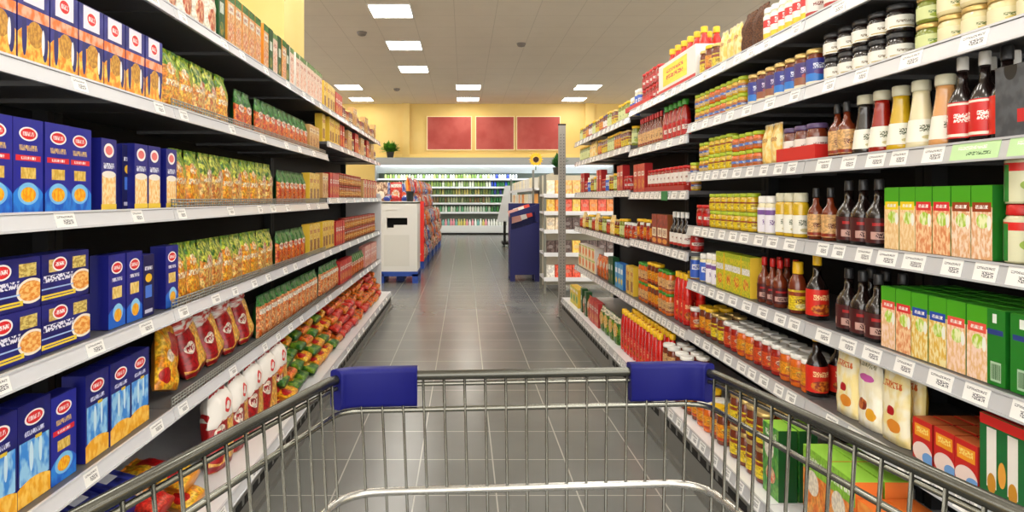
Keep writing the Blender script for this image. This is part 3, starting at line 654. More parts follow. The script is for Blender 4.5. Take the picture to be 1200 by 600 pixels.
# ------------------------------------------------------------------ gondolas
TAGN = {'n': 0}
def bay(side, idx, y0, y1, hs, X, BX, depth=.43):
    s = -1 if side == 'L' else 1
    nm = 'left' if side == 'L' else 'right'
    root = empty('shelf_unit', (0, 0, 0))
    descs = {'L': ['white gondola shelving holding blue pasta cartons', 'long white gondola shelving holding orange noodle bags', 'far white gondola shelving holding small jars'],
             'R': ['white gondola shelving holding green rice cartons', 'white gondola shelving holding orange sauce and blue labelled jars', 'white gondola shelving holding red ketchup bottles', 'farthest white gondola shelving behind the metal corner post']}
    tag(root, f"{descs[side][idx]}, on the {nm} of the aisle", 'shelving')
    xb = s * (X + depth)
    m = MB(); m.box(min(xb, xb + s * .02), max(xb, xb + s * .02), y0 + .002, y1 - .002, .02, 2.0 if side == 'L' else 1.98)
    obj('back_panel', m, [BACKP], root)
    for yy in (y0 + .004, y1 - .034):
        m = MB(); m.box(min(xb, xb - s * .05), max(xb, xb - s * .05), yy, yy + .03, 0, 2.02 if side == 'L' else 2.0)
        obj('upright', m, [plain('upright_dark', (34, 34, 36), .6)], root)
    for lv, z in hs.items():
        if z is None:
            continue
        base = (side == 'L' and lv == 6) or (side == 'R' and lv == 7)
        x0 = BX if base else X
        a, b = s * (x0 + .006), s * (X + depth - .001)
        m = MB(); m.box(min(a, b), max(a, b), y0 + .003, y1 - .003, z - .018, z, 0)
        # folded lip and stiffening ribs beneath
        for q in (0.25, 0.5, 0.75):
            yy = y0 + (y1 - y0) * q
            m.box(min(a, b) + .02, max(a, b) - .02, yy - .015, yy + .015, z - .03, z - .018, 0)
        sh = obj('shelf', m, [BOARD if not base else WHITE_METAL], root)
        # price rail: a tilted channel with lips
        f0, f1 = s * x0, s * (x0 + .006)
        m = MB()
        H = .036 if side == 'L' else .04
        poly = [(s * (x0 - .002), z - H), (s * (x0 + .007), z + .001), (s * (x0 + .011), z + .001), (s * (x0 + .011), z - H)]
        m.prism(poly if s > 0 else poly[::-1], y0 + .002, y1 - .002, 0, 'y')
        m.box(min(s * (x0 + .003), s * (x0 + .009)), max(s * (x0 + .003), s * (x0 + .009)), y0 + .002, y1 - .002, z - .002, z + .003, 0)
        m.box(min(s * (x0 - .005), s * (x0 + .004)), max(s * (x0 - .005), s * (x0 + .004)), y0 + .002, y1 - .002, z - H - .003, z - H + .002, 0)
        rail = obj('price_rail', m, [RAIL_WHITE if side == 'L' else (RAIL_GREY if lv in (3, 4, 5, 6, 7) else RAIL_WHITE)], sh)
        if side == 'L' and idx >= 1 and lv in (2, 3, 4, 5) and not (idx == 2 and lv in (3,)):
            m = MB()
            ya, yb = y0 + .01, (y1 - .01 if idx == 1 else y0 + .01 + .0)
            if idx == 1:
                for zz in (.008, .018, .028):
                    m.tube([(s * (x0 + .016), ya, z + zz), (s * (x0 + .016), yb, z + zz)], .0022, 5)
                n = int((yb - ya) / .02)
                for k in range(n):
                    yy = ya + k * (yb - ya) / n
                    m.box(min(s * (x0 + .0152), s * (x0 + .0172)), max(s * (x0 + .0152), s * (x0 + .0172)), yy, yy + .004, z, z + .029, 0)
                obj('wire_riser', m, [RISER], sh)
        # price tags
        y = y0 + .02 + random.uniform(0, .03)
        while y < y1 - .09:
            tw = random.choice([.055, .062, .07])
            if side == 'L':
                step = random.uniform(.16, .42)
            else:
                step = tw + random.choice([.022, .03, .045, .05]) if lv >= 3 else tw + random.uniform(.05, .14)
            mt = TAGW
            if side == 'R' and lv == 7 and idx == 0 and random.random() < .3: mt = TAGR
            if side == 'R' and lv == 3 and idx == 0 and y < 1.28: mt = TAGG; tw = .12; step = .14
            zc0, zc1 = z - H + .002, z - .002
            xa = s * (x0 - .0025); xc = s * (x0 + .0062)
            m = MB(); p = [(xa, y, zc0), (xa, y + tw, zc0), (xc, y + tw, zc1), (xc, y, zc1)]
            e = s * -.0012
            pf = [(q[0] + e, q[1], q[2]) for q in p]
            if s > 0:   # seen from -X : u must run with decreasing y
                m.quad([pf[1], pf[0], pf[3], pf[2]], 0)
                m.quad([p[0], p[1], p[2], p[3]], 0)
            else:
                m.quad([pf[0], pf[1], pf[2], pf[3]], 0)
                m.quad([p[1], p[0], p[3], p[2]], 0)
            for i, j in ((0, 1), (1, 2), (2, 3), (3, 0)):
                m.quad([p[i], p[j], pf[j], pf[i]], 0, ((0, 0), (0, 0), (0, 0), (0, 0)))
            obj('price_tag', m, [mt], sh)
            y += step
    # kick plate under the base shelf
    bz = hs[6] if side == 'L' else hs[7]
    kx = BX + (.0 if side == 'L' else .0)
    m = MB()
    xk0, xk1 = s * (kx + .004), s * (kx + .02)
    m.box(min(xk0, xk1), max(xk0, xk1), y0 + .002, y1 - .002, 0, bz - .036, 0)
    m.box(min(s * (kx - .012), xk1), max(s * (kx - .012), xk1), y0 + .002, y1 - .002, 0, .028, 0)
    kp = obj('kick_plate', m, [KICK], root)
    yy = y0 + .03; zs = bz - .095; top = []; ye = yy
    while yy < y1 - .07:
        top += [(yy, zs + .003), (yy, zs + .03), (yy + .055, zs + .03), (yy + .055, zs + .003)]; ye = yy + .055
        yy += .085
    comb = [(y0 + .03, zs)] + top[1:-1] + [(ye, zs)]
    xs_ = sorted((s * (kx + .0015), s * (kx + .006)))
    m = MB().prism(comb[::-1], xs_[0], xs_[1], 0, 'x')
    obj('vent_slot_shade', m, [DARK], kp)  # solid dark comb stands in for the shade inside open vent slots
    return root

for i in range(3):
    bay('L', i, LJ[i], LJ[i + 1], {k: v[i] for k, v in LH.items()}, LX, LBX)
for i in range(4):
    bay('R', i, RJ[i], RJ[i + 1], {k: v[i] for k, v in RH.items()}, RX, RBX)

# end panel of the left run
m = MB(); m.box(-1.34, -.925, 6.575, 6.6, 0, 1.25); m.box(-.955, -.915, 6.57, 6.606, 0, 1.22)
o = obj('end_panel', m, [WHITE_METAL]); tag(o, 'white end panel closing the far end of the left shelving', 'panel')
# metal post at the far end of the right run
root = empty('corner_post', (.985, 6.02, 0)); tag(root, 'tall perforated grey metal post at the far end of right shelving', 'post')
m = MB(); m.box(-.035, .035, -.02, .02, .01, 1.93); obj('post_shaft', m, [plain('post_grey', (150, 145, 138), .5, .1)], root)
m = MB()
for k in range(60):
    for xx in (-.016, .016):
        m.box(xx - .003, xx + .003, -.0212, -.0195, .06 + k * .03, .07 + k * .03, 0)
obj('perforation', m, [DARK], root)
m = MB().lathe([(.055, 0), (.055, .01), (.04, .014)], 16); obj('foot_plate', m, [KICK], root)
m = MB(); m.box(-.037, .037, -.022, .022, 1.93, 1.945); obj('post_cap', m, [DARK], root)

# ------------------------------------------------------------------ goods, left side
row('L', 1, 176, 256, 'L1a')
row('L', 1, 257, 266, 'L1c'); row('L', 1, 267, 308, 'L1b', depth=1)
row('L', 1, 309, 347, ['L1b', 'L1c', 'L1d', 'L1c']); row('L', 1, 347, 378, 'L1d'); row('L', 1, 379, 393, 'YEL')
row('L', 1, 394, 402, 'RED'); row('L', 1, 402, 441, ['MIX', 'BRJ', 'MIX', 'TAN'], run=2)
row('L', 2, -25, 196, 'K1')
row('L', 2, 197, 274, ['K7', 'K7', 'K7b', 'K7b', 'K7', 'K7b'], setback=.04); row('L', 2, 281, 304, 'L1c', setback=.04) if False else row('L', 2, 281, 300, 'K8', setback=.045)
row('L', 2, 304, 362, 'K8', setback=.04); row('L', 2, 363, 384, ['TAN', 'YEL'], run=3, setback=.04)
row('L', 2, 386, 398, 'YEL'); row('L', 2, 399, 441, ['RED', 'BRJ', 'TAN', 'MIX'], run=2)
row('L', 3, -25, 76, 'K2'); row('L', 3, 81, 117, 'K2'); row('L', 3, 119, 141, 'K3'); row('L', 3, 144, 157, 'K5b', setback=.05); row('L', 3, 158, 205, 'K3')
row('L', 3, 207, 327, ['K7', 'K7', 'K7b', 'K7b', 'K7', 'K7b'], setback=.04); row('L', 3, 329, 362, 'K8', setback=.04); row('L', 3, 363, 386, ['YEL', 'TAN'], run=3, setback=.04)
row('L', 3, 387, 398, 'RED'); row('L', 3, 399, 425, 'BRJ', tiers=2); row('L', 3, 426, 441, ['TAN', 'RED'])
row('L', 4, -25, 126, 'K4', tiers=2); row('L', 4, 128, 163, 'K5'); row('L', 4, 168, 184, 'K5b'); row('L', 4, 185, 200, 'K5')
row('L', 4, 207, 327, ['K7', 'K7', 'K7b', 'K7b', 'K7', 'K7b'], setback=.04); row('L', 4, 328, 362, 'K8', setback=.04); row('L', 4, 363, 393, 'YEL', setback=.04)
row('L', 4, 394, 404, 'RED'); row('L', 4, 405, 441, 'BRJ', tiers=2)
row('L', 5, -25, 48, 'K6'); row('L', 5, 60, 99, 'K2'); row('L', 5, 100, 187, 'K6')
row('L', 5, 192, 228, 'OYB', lean=.2, setback=.05, roll=.3, gap=.02); row('L', 5, 229, 306, 'RYB', lean=.15, setback=.05, roll=-.4, gap=.042)
row('L', 5, 307, 398, 'K8b', setback=.04); row('L', 5, 399, 412, 'RED'); row('L', 5, 413, 427, 'K8'); row('L', 5, 428, 441, 'PNK')
row('L', 6, 258, 345, 'WTB', setback=.1, rzj=.08, gap=.014, lean=.04)

def pile(side, keys, px0, px1, zb, layers, where, dxs=(.06, .19), seed=3, step=.125, tilt=.5):
    rnd = random.Random(seed); BXp = (LBX if side == 'L' else RBX) + .05
    y = BXp * F / abs(VX - px0); y1 = BXp * F / abs(VX - px1)
    if y > y1: y, y1 = y1, y
    s = -1 if side == 'L' else 1; i = 0
    step = max(KIND[k]['w'] for k in keys) + .02
    while y < y1:
        tl = rnd.uniform(1.24, 1.36); rz0 = (PI / 2 if side == 'L' else -PI / 2) + rnd.uniform(-.1, .1); hz = 0.0
        for l in range(layers):
            for dx in dxs:
                k = keys[rnd.randrange(len(keys))]; K = proto(k)
                # lying on its back, front print up and turned to the aisle
                rz = rz0 + rnd.uniform(-.05, .05)
                x = s * ((LBX if side == 'L' else RBX) + dx + l * .03 + rnd.uniform(0, .03))
                put(k, x, y, zb + .01 + K['d'] * math.sin(tl) + hz, rz, -tl * 1.0, 0, where, 1.0, None, None, ordw(l + 1) + ' layer, ')
                i += 1; hz += (K['d'] + .012) / math.sin(tl)
        y += step
wb = 'left base shelf'
pile('L', ['NPK'], 40, 205, .175, 4, wb, (.05,), 4, .118)
pile('L', ['OYB', 'OYB', 'RWB'], 214, 254, .175, 2, wb, (.05,), 5, .15)
pile('L', ['GYB', 'GYB', 'ORB', 'OYB'], 346, 402, .175, 4, wb, (.04,), 6, .15)
pile('L', ['RWB', 'RWB', 'ORB'], 403, 425, .175, 4, wb, (.04,), 7, .15)
pile('L', ['ORB', 'ORB', 'RWB'], 426, 450, .175, 4, wb, (.05,), 8, .15)

# ------------------------------------------------------------------ goods, right side
row('R', 1, 1010, 946, 'J7', depth=1); row('R', 1, 944, 892, 'B4'); row('R', 1, 890, 866, 'MSH'); row('R', 1, 864, 839, 'CRP')
row('R', 1, 837, 816, ['J9', 'J11']); row('R', 1, 771, 749, 'J10', tiers=2); row('R', 1, 748, 737, 'B14'); row('R', 1, 735, 722, 'J12', tiers=1); row('R', 1, 720, 679, ['J9', 'J12', 'J7', 'J11'], run=2)
tr = plain('red_card', (206, 36, 30), .5); trw = plain('white_card', (232, 230, 226), .5)
row('R', 2, 1215, 1052, ['J1', 'J1b'], run=4, tiers=2); row('R', 2, 1050, 955, 'J2', tiers=2); row('R', 2, 953, 870, ['J3', 'J3b', 'J3', 'J3', 'J3b', 'J3b'])
row('R', 2, 868, 811, ['J4', 'J4b'], tiers=2, run=3); row('R', 2, 799, 774, 'B1'); row('R', 2, 772, 745, 'B2'); row('R', 2, 744, 737, 'J12')
row('R', 2, 735, 698, ['J9', 'J11', 'J12'], run=3); row('R', 2, 697, 690, 'CRP'); row('R', 2, 689, 679, 'J12')
row('R', 3, 1205, 1176, 'GRC'); row('R', 3, 1172, 1154, 'B3b', setback=.035); row('R', 3, 1152, 1106, 'B3', gap=.002, rzj=.06, depth=2)
for k_, p0_, p1_ in (('Dpch', 1103, 1076), ('Dwht', 1075, 1051), ('Dyel', 1050, 1029), ('Dred', 1028, 1008), ('Dblk', 1008, 989), ('B6', 988, 961)):
    row('R', 3, p0_, p1_, k_, gap=-.002)
row('R', 3, 956, 912, 'J7', tray=(tr, .05, 'low red card tray with green edge')); row('R', 3, 910, 888, 'CRP'); row('R', 3, 886, 811, ['J4b', 'J5', 'J4'], run=4, tiers=2)
row('R', 3, 802, 756, 'J6', tray=(plain('red_card2', (170, 40, 34), .5), .03, 'shallow dark red card tray')); row('R', 3, 755, 743, 'RED')
row('R', 3, 736, 679, ['J10', 'RED', 'J12', 'J9', 'B14'], run=2)
row('R', 4, 1230, 1202, 'G6'); row('R', 4, 1198, 1168, 'B13', tiers=2, setback=.03)
row('R', 4, 1163, 1027, ['G3', 'G3', 'G2', 'G2', 'G1', 'G1'], gap=.002, jit=.001, rzj=.005)
row('R', 4, 1026, 971, 'B5'); row('R', 4, 969, 935, 'B6'); row('R', 4, 934, 903, 'B7'); row('R', 4, 901, 881, 'B8'); row('R', 4, 879, 828, 'J5', tiers=2); row('R', 4, 826, 807, 'J10', tiers=1)
row('R', 4, 801, 783, 'B12'); row('R', 4, 782, 764, 'BBX'); row('R', 4, 763, 739, ['J11', 'J8b'], tiers=1); row('R', 4, 736, 679, ['J8b', 'J12', 'J9', 'CRP'], run=2)
row('R', 5, 1215, 1160, 'G6', depth=3, gap=.012); row('R', 5, 1157, 1029, ['G5', 'G5', 'G4', 'G4', 'G2', 'G5'], depth=4, gap=.002, jit=.001, rzj=.005)
row('R', 5, 1026, 965, 'B5', depth=2); row('R', 5, 963, 933, 'B9'); row('R', 5, 931, 912, 'B10'); row('R', 5, 910, 881, 'B11', depth=2); row('R', 5, 879, 838, 'YCT'); row('R', 5, 836, 823, 'B8'); row('R', 5, 822, 807, 'B14')
row('R', 6, 1215, 1150, 'GWP', depth=2); row('R', 6, 1146, 1062, 'ROB', depth=6); row('R', 6, 1058, 968, ['PCY', 'PCH'], depth=2); row('R', 6, 966, 948, 'B9', depth=2)
row('R', 6, 946, 862, ['J8', 'J8b'], run=3, depth=2); row('R', 6, 860, 806, ['J8b', 'J9', 'J11'], run=2, depth=2)
row('R', 6, 801, 784, 'B1y', depth=2); row('R', 6, 782, 746, ['J13', 'J11'], tiers=2, run=3); row('R', 6, 744, 731, 'YEL'); row('R', 6, 730, 719, 'BLC'); row('R', 6, 718, 713, 'GCT'); row('R', 6, 712, 698, 'ROP'); row('R', 6, 697, 679, 'OWB', tiers=2)
row('R', 7, 1150, 1045, 'BOR', depth=2, setback=.06); row('R', 7, 1044, 1004, 'ORC', depth=2, setback=.06); row('R', 7, 1003, 935, 'LIM', depth=2, setback=.06); row('R', 7, 933, 893, 'GWC', depth=2, setback=.05)
row('R', 7, 891, 846, 'J9', depth=2, tiers=2, setback=.05); row('R', 7, 844, 802, ['J11', 'J8'], run=2, depth=2, tiers=1, setback=.05)
row('R', 7, 800, 771, 'J14', tiers=2, setback=.05, depth=2); row('R', 7, 769, 724, 'B1y', depth=2, setback=.05); row('R', 7, 722, 702, 'GYB', setback=.05); row('R', 7, 701, 691, 'RED', setback=.05); row('R', 7, 690, 679, ['ROP', 'GCT'], setback=.05); row('R', 7, 677, 668, 'YGB', setback=.05)

# display case of ketchup on the top right shelf
Xs = RX + .03; ya, yb = Xs * F / (815 - VX), Xs * F / (772 - VX); zt = 1.7715
m = MB(); L_ = yb - ya
m.box(0, .004, 0, L_, 0, .17, 0); m.box(.17, .174, 0, L_, 0, .17, 0); m.box(.004, .17, 0, .004, 0, .17, 0); m.box(.004, .17, L_ - .004, L_, 0, .17, 0); m.box(.004, .17, .004, L_ - .004, 0, .002, 0)
o = obj('display_box', m, [trw], None, (Xs, ya, zt)); tag(o, 'white display box with yellow panel holding red bottles, on the top right shelf', 'display box')
m = MB(); m.quad([(-.001, L_ * .86, .045), (-.001, L_ * .2, .045), (-.001, L_ * .2, .15), (-.001, L_ * .86, .15)], 0)
obj('yellow_panel', m, [art('yellow_offer_panel', ((240, 214, 30), (246, 230, 60), 3), [('t', .5, .7, .7, .16, (205, 60, 30), 10), ('t', .5, .4, .7, .2, (205, 60, 30), 7)], .4)], o)
m = MB(); m.box(-.0015, -.0003, 0, L_, 0, .03, 0); obj('red_base_strip', m, [tr], o)
for i in range(6):
    for d in range(2):
        put('B1y', Xs + .03 + d * .06, ya + .045 + i * (L_ - .08) / 5.2, zt + .003, -PI / 2, 0, 0, 'top shelf on the right', 1.0, 'red ketchup bottles in the white display box', f"red ketchup bottle, {ordw(i+1)} nearest, {'front' if d == 0 else 'rear'} row of the white display box")
m = MB(); m.box(0, .012, 0, .55, 0, .03, 0)
o = obj('shelf_edge_card', m, [tr], None, (RX + .012, 3.5, 1.736 + .036)); tag(o, 'long red card strip below red jars on the top right shelf', 'card strip')
# red and green tray card in front of the dark jars is part of the tray; small green tag card
m = MB(); m.box(-.0015, 0, 0, .1, -.05, 0, 0); o = obj('promotional_card', m, [plain('deep_green_card', (20, 120, 60), .5)], None, (RX - .005, 3.16, 1.236)); tag(o, 'small green card on the rail beneath white labelled red jars', 'card')

# ------------------------------------------------------------------ shopping cart
cart = empty('shopping_cart', (.08, .4, 0)); tag(cart, 'empty steel wire shopping cart with two blue corner bumpers', 'shopping cart')
CO = Vector((.08, .4, 0))
def V(x, y, z): return Vector((x, y, z)) - CO
RL = (Vector((-.164, .785, .965)), Vector((-.379, -.02, 1.002))); RR = (Vector((.329, .815, .965)), Vector((.431, -.02, 1.004)))
BL = (Vector((-.125, .72, .52)), Vector((-.29, .02, .52))); BR = (Vector((.285, .74, .52)), Vector((.345, .02, .52)))
def lerp(a, b, t): return a + (b - a) * t
def corners(drop):
    out = []
    for (r, b) in ((RL, BL), (RR, BR)):
        for k in (0, 1):
            t = drop / (r[k].z - .52); out.append(lerp(r[k], b[k], t))
    return out  # FL, RearL, FR, RearR
def uloop(drop, rad=.035, closed=False):
    fl, rl, fr, rr = corners(drop)
    pts = [rl]
    def rounded(c, a, b):
        u = (a - c).normalized() * rad; v = (b - c).normalized() * rad
        for i in range(7):
            t = i / 6; pts.append(c + u * (1 - t) ** 2 + v * t ** 2)
    rounded(fl, rl, fr); rounded(fr, fl, rr); pts.append(rr)
    if closed:
        pts.append(rl)
    return [p - CO for p in pts]
m = MB().tube(uloop(0), .0062, 10); obj('top_rim', m, [STEELD], cart)
m = MB().tube(uloop(.011, .033), .003, 8)
for d in (.043,):
    m.tube(uloop(d, .03), .0036, 8)
obj('upper_rail', m, [STEEL], cart)
m = MB().tube(uloop(.142, .05), .0052, 10); r_ = obj('reinforcing_hoop', m, [plain('bright_hoop_steel', (190, 190, 186), .25, .85)], cart)
m = MB()
for d in (.23, .31, .39): m.tube(uloop(d, .03), .003, 6)
obj('lower_rails', m, [STEEL], cart)
fl, rl, fr, rr = corners(0); n = 18
m = MB()
for i in range(1, n):
    t = i / n
    m.tube([lerp(fl, fr, t) - CO + Vector((0, -.003, -.004)), lerp(BL[0], BR[0], t) - CO], .0019, 6)
obj('front_grid', m, [STEELD], cart)
for nm_, (r, b) in (('left', (RL, BL)), ('right', (RR, BR))):
    m = MB(); n = 28
    for i in range(1, n + 1):
        t = i / n
        ins = .004 if nm_ == 'left' else -.004
        m.tube([lerp(r[0], r[1], t) - CO + Vector((ins, 0, -.004)), lerp(b[0], b[1], t) - CO], .0019, 6)
    obj('side_grid', m, [STEELD], cart)
m = MB(); bl0, br0, bl1, br1 = BL[0] - CO, BR[0] - CO, BL[1] - CO, BR[1] - CO
for i in range(0, 19):
    m.tube([lerp(bl0, br0, i / 18), lerp(bl1, br1, i / 18)], .0022, 5)
for i in range(0, 9):
    m.tube([lerp(bl0, bl1, i / 8), lerp(br0, br1, i / 8)], .003, 5)
obj('floor_grid', m, [STEEL], cart)
m = MB()
for i in range(0, 22):
    m.tube([lerp(rl, rr, i / 21) - CO, lerp(bl1, br1, i / 21)], .0022, 5)
m.tube([rl - CO, rr - CO], .004, 6)
obj('rear_grid', m, [STEEL], cart)
m = MB().tube([V(-.4, -.06, 1.02), V(.45, -.06, 1.02)], .013, 12); obj('handle', m, [BLUEP], cart)
m = MB()
for x0_, x1_ in ((-.379, -.3), (.431, .36)):
    m.tube([V(x0_, -.06, 1.02), V(x0_, -.03, .98), V((x0_ + x1_) / 2, .02, .6), V(x1_, .06, .2), V(x1_, .2, .17), V(.08 + (x1_ - .08) * .72, .74, .17)], .011, 10)
m.tube([V(-.2, .74, .17), V(.28, .74, .17)], .011, 8); m.tube([V(-.3, .1, .17), V(.36, .1, .17)], .011, 8)
m.tube([V(-.14, .7, .17), V(-.13, .66, .52)], .009, 8); m.tube([V(.3, .7, .17), V(.28, .66, .52)], .009, 8)
obj('chassis', m, [STEEL], cart)
for cx_, cy_ in ((-.3, .1), (.36, .1), (-.19, .72), (.28, .72)):
    m = MB(); m.box(-.016, -.012, -.02, .02, .03, .16); m.box(.012, .016, -.02, .02, .03, .16); m.box(-.02, .02, -.024, .024, .15, .162)
    c_ = obj('caster', m, [STEEL], cart, V(cx_, cy_, 0))
    m = MB(); prof = [(math.cos(a) * .055, .055 + math.sin(a) * .055) for a in [2 * PI * k / 20 for k in range(20)]]
    m.prism(prof, -.01, .01, 0, 'x', True); obj('wheel', m, [plain('grey_rubber', (60, 62, 64), .6)], c_)
def sweep(path, poly, name, mat, parent):
    """polygon (offset, height) swept along a level path"""
    m = MB(); n = len(poly); P = [Vector(p) for p in path]
    for i, p in enumerate(P):
        t = (P[min(i + 1, len(P) - 1)] - P[max(i - 1, 0)]); t.z = 0; t.normalize(); nn = Vector((t.y, -t.x, 0))
        for a, z in poly:
            q = p + nn * a; m.v.append((q.x, q.y, p.z + z))
    for i in range(len(P) - 1):
        for k in range(n):
            k2 = (k + 1) % n
            m.face((i * n + k, (i + 1) * n + k, (i + 1) * n + k2, i * n + k2), 0, None, True)
    m.face([k for k in range(n)], 0); m.face([(len(P) - 1) * n + k for k in reversed(range(n))], 0)
    return obj(name, m, [mat], parent)
sec = []
for (cx_, cz_, a0) in ((.0045, .002, 0), (-.0045, .002, 90), (-.0045, -.037, 180), (.0045, -.037, 270)):
    for k in range(5):
        a = math.radians(a0 + k * 22.5); sec.append((cx_ + .006 * math.cos(a), cz_ + .006 * math.sin(a)))
def bumper(c, back, along, wl):
    u = (back - c).normalized() * .03; v = (along - c).normalized() * .03
    pts = []
    for i in range(7):
        t = .28 + .72 * i / 6; pts.append(c + u * (1 - t) ** 2 + v * t ** 2)
    pts.append(c + (along - c).normalized() * wl)
    return [p - CO + Vector((0, 0, .004)) for p in pts]
b1 = sweep(bumper(fl, rl, fr, .102), sec, 'corner_bumper', BLUEP, cart); b1['label'] = 'blue plastic bumper on the left front corner'
b2 = sweep(bumper(fr, rr, fl, .106), sec, 'corner_bumper', BLUEP, cart); b2['label'] = 'blue plastic bumper on the right front corner'

# ------------------------------------------------------------------ room
CZ = 4.4; YB = 20.3
def tiles(name, rgb, grout, size, offx, offy, w, rough, var=6, bump=0.0, spec=.5):
    m = bpy.data.materials.new(name); m.use_nodes = True; nt = m.node_tree; N = nt.nodes; L = nt.links; b = N['Principled BSDF']
    tc = N.new('ShaderNodeTexCoord'); s = N.new('ShaderNodeSeparateXYZ'); L.new(tc.outputs['Object'], s.inputs[0])
    def line(sock, off):
        a = N.new('ShaderNodeMath'); a.operation = 'ADD'; L.new(sock, a.inputs[0]); a.inputs[1].default_value = -off + size * 200.5
        q = N.new('ShaderNodeMath'); q.operation = 'MODULO'; L.new(a.outputs[0], q.inputs[0]); q.inputs[1].default_value = size
        c = N.new('ShaderNodeMath'); c.operation = 'COMPARE'; L.new(q.outputs[0], c.inputs[0]); c.inputs[1].default_value = size / 2; c.inputs[2].default_value = w / 2
        return c.outputs[0]
    mx = N.new('ShaderNodeMath'); mx.operation = 'MAXIMUM'; L.new(line(s.outputs[0], offx), mx.inputs[0]); L.new(line(s.outputs[1], offy), mx.inputs[1])
    n = N.new('ShaderNodeTexNoise'); n.inputs['Scale'].default_value = 1.7; n.inputs['Detail'].default_value = 4; L.new(tc.outputs['Object'], n.inputs['Vector'])
    r = N.new('ShaderNodeValToRGB'); r.color_ramp.elements[0].position = .35; r.color_ramp.elements[1].position = .65
    r.color_ramp.elements[0].color = lin([v - var for v in rgb]); r.color_ramp.elements[1].color = lin([v + var for v in rgb]); L.new(n.outputs['Fac'], r.inputs['Fac'])
    mix = N.new('ShaderNodeMix'); mix.data_type = 'RGBA'; L.new(mx.outputs[0], mix.inputs[0]); L.new(r.outputs['Color'], mix.inputs[6]); mix.inputs[7].default_value = lin(grout)
    L.new(mix.outputs[2], b.inputs['Base Color']); b.inputs['Roughness'].default_value = rough; b.inputs['Specular IOR Level'].default_value = spec
    return m
m = MB(); m.box(-8, 9.5, -4, YB + .1, -.1, 0); struct('floor', m, [tiles('grey_floor_tiles', (108, 109, 106), (156, 155, 148), .33, .13, .1, .006, .24, 5)])
m = MB(); m.box(-8, 9.5, -4, YB + .1, CZ, CZ + .1); struct('ceiling', m, [tiles('ceiling_tiles', (226, 217, 202), (206, 197, 182), .72, -1.25 + .36, .4, .012, .85, 2)])
YEL_W = plain('yellow_wall_paint', (228, 198, 122), .6, noise=((222, 190, 108), .8))
m = MB(); m.box(-8, 9.5, YB, YB + .1, 0, CZ); struct('wall_back', m, [YEL_W])
for nm_, x_ in (('wall_left', -8.1), ('wall_right', 9.5)):
    m = MB(); m.box(x_, x_ + .1, -4, YB, 0, 2.5); m.box(x_, x_ + .1, -4, YB, 4.3, CZ); struct(nm_, m, [YEL_W])
m = MB(); m.box(-8, 9.5, -4.1, -4, 0, .5); m.box(-8, 9.5, -4.1, -4, 4.3, CZ); struct('wall_front', m, [YEL_W])
# openings added in the unseen side and front walls to brighten the ceiling
WFR = plain('added_frame_grey', (150, 150, 148), .4)
m = MB()
for k in range(13):
    yy = -4 + k * 2.02; m.box(-8.08, -8.02, yy, yy + .06, 2.5, 4.3)
struct('added_opening_1', m, [WFR])
m = MB()
for k in range(13):
    yy = -4 + k * 2.02; m.box(9.52, 9.58, yy, yy + .06, 2.5, 4.3)
struct('added_opening_2', m, [WFR])
m = MB()
for k in range(10):
    xx = -8 + k * 1.93; m.box(xx, xx + .06, -4.08, -4.02, .5, 4.3)
m.box(-8, 9.5, -4.08, -4.02, 2.3, 2.36); struct('added_opening_3', m, [WFR])
m = MB(); m.box(-3.4, -1.81, 6.0, 6.75, 0, CZ); struct('trim_1', m, [YEL_W])['label'] = 'yellow painted pillar beyond the left shelving'
m = MB(); m.box(-2.1, -1.85, YB - .12, YB, 2.6, CZ); struct('trim_2', m, [YEL_W])
m = MB(); m.box(4.1, 4.4, YB - .12, YB, 2.6, CZ); struct('trim_3', m, [YEL_W])
m = MB(); m.box(-8, 9.5, YB - .1, YB, 2.55, 2.68); struct('trim_4', m, [plain('yellow_ledge', (236, 206, 120), .5)])
REDP = plain('red_board_print', (168, 62, 54), .6, noise=((182, 82, 72), 1.6))
for i, (x0_, x1_) in enumerate(((501, 552), (558, 602), (606, 656))):
    s_ = (YB - .06) / F; X0, X1 = (x0_ - VX) * s_, (x1_ - VX) * s_
    m = MB(); m.box(X0, X1, YB - .05, YB - .01, 1.2 + 57 * s_, 1.2 + 95 * s_)
    o = obj('wall_board', m, [REDP]); tag(o, ['leftmost of the three red boards on the yellow wall', 'middle one of the three red boards on the yellow wall', 'rightmost of the three red boards, partly behind the metal post'][i], 'wall board', 'red boards on the yellow wall')
    m = MB(); z0_, z1_ = 1.2 + 57 * s_, 1.2 + 95 * s_
    fw = .03
    m.box(X0 - fw, X1 + fw, YB - .055, YB - .01, z0_ - fw, z0_); m.box(X0 - fw, X1 + fw, YB - .055, YB - .01, z1_, z1_ + fw)
    m.box(X0 - fw, X0, YB - .055, YB - .01, z0_, z1_); m.box(X1, X1 + fw, YB - .055, YB - .01, z0_, z1_)
    obj('board_frame', m, [plain('cream_frame', (244, 228, 176), .5)], o)

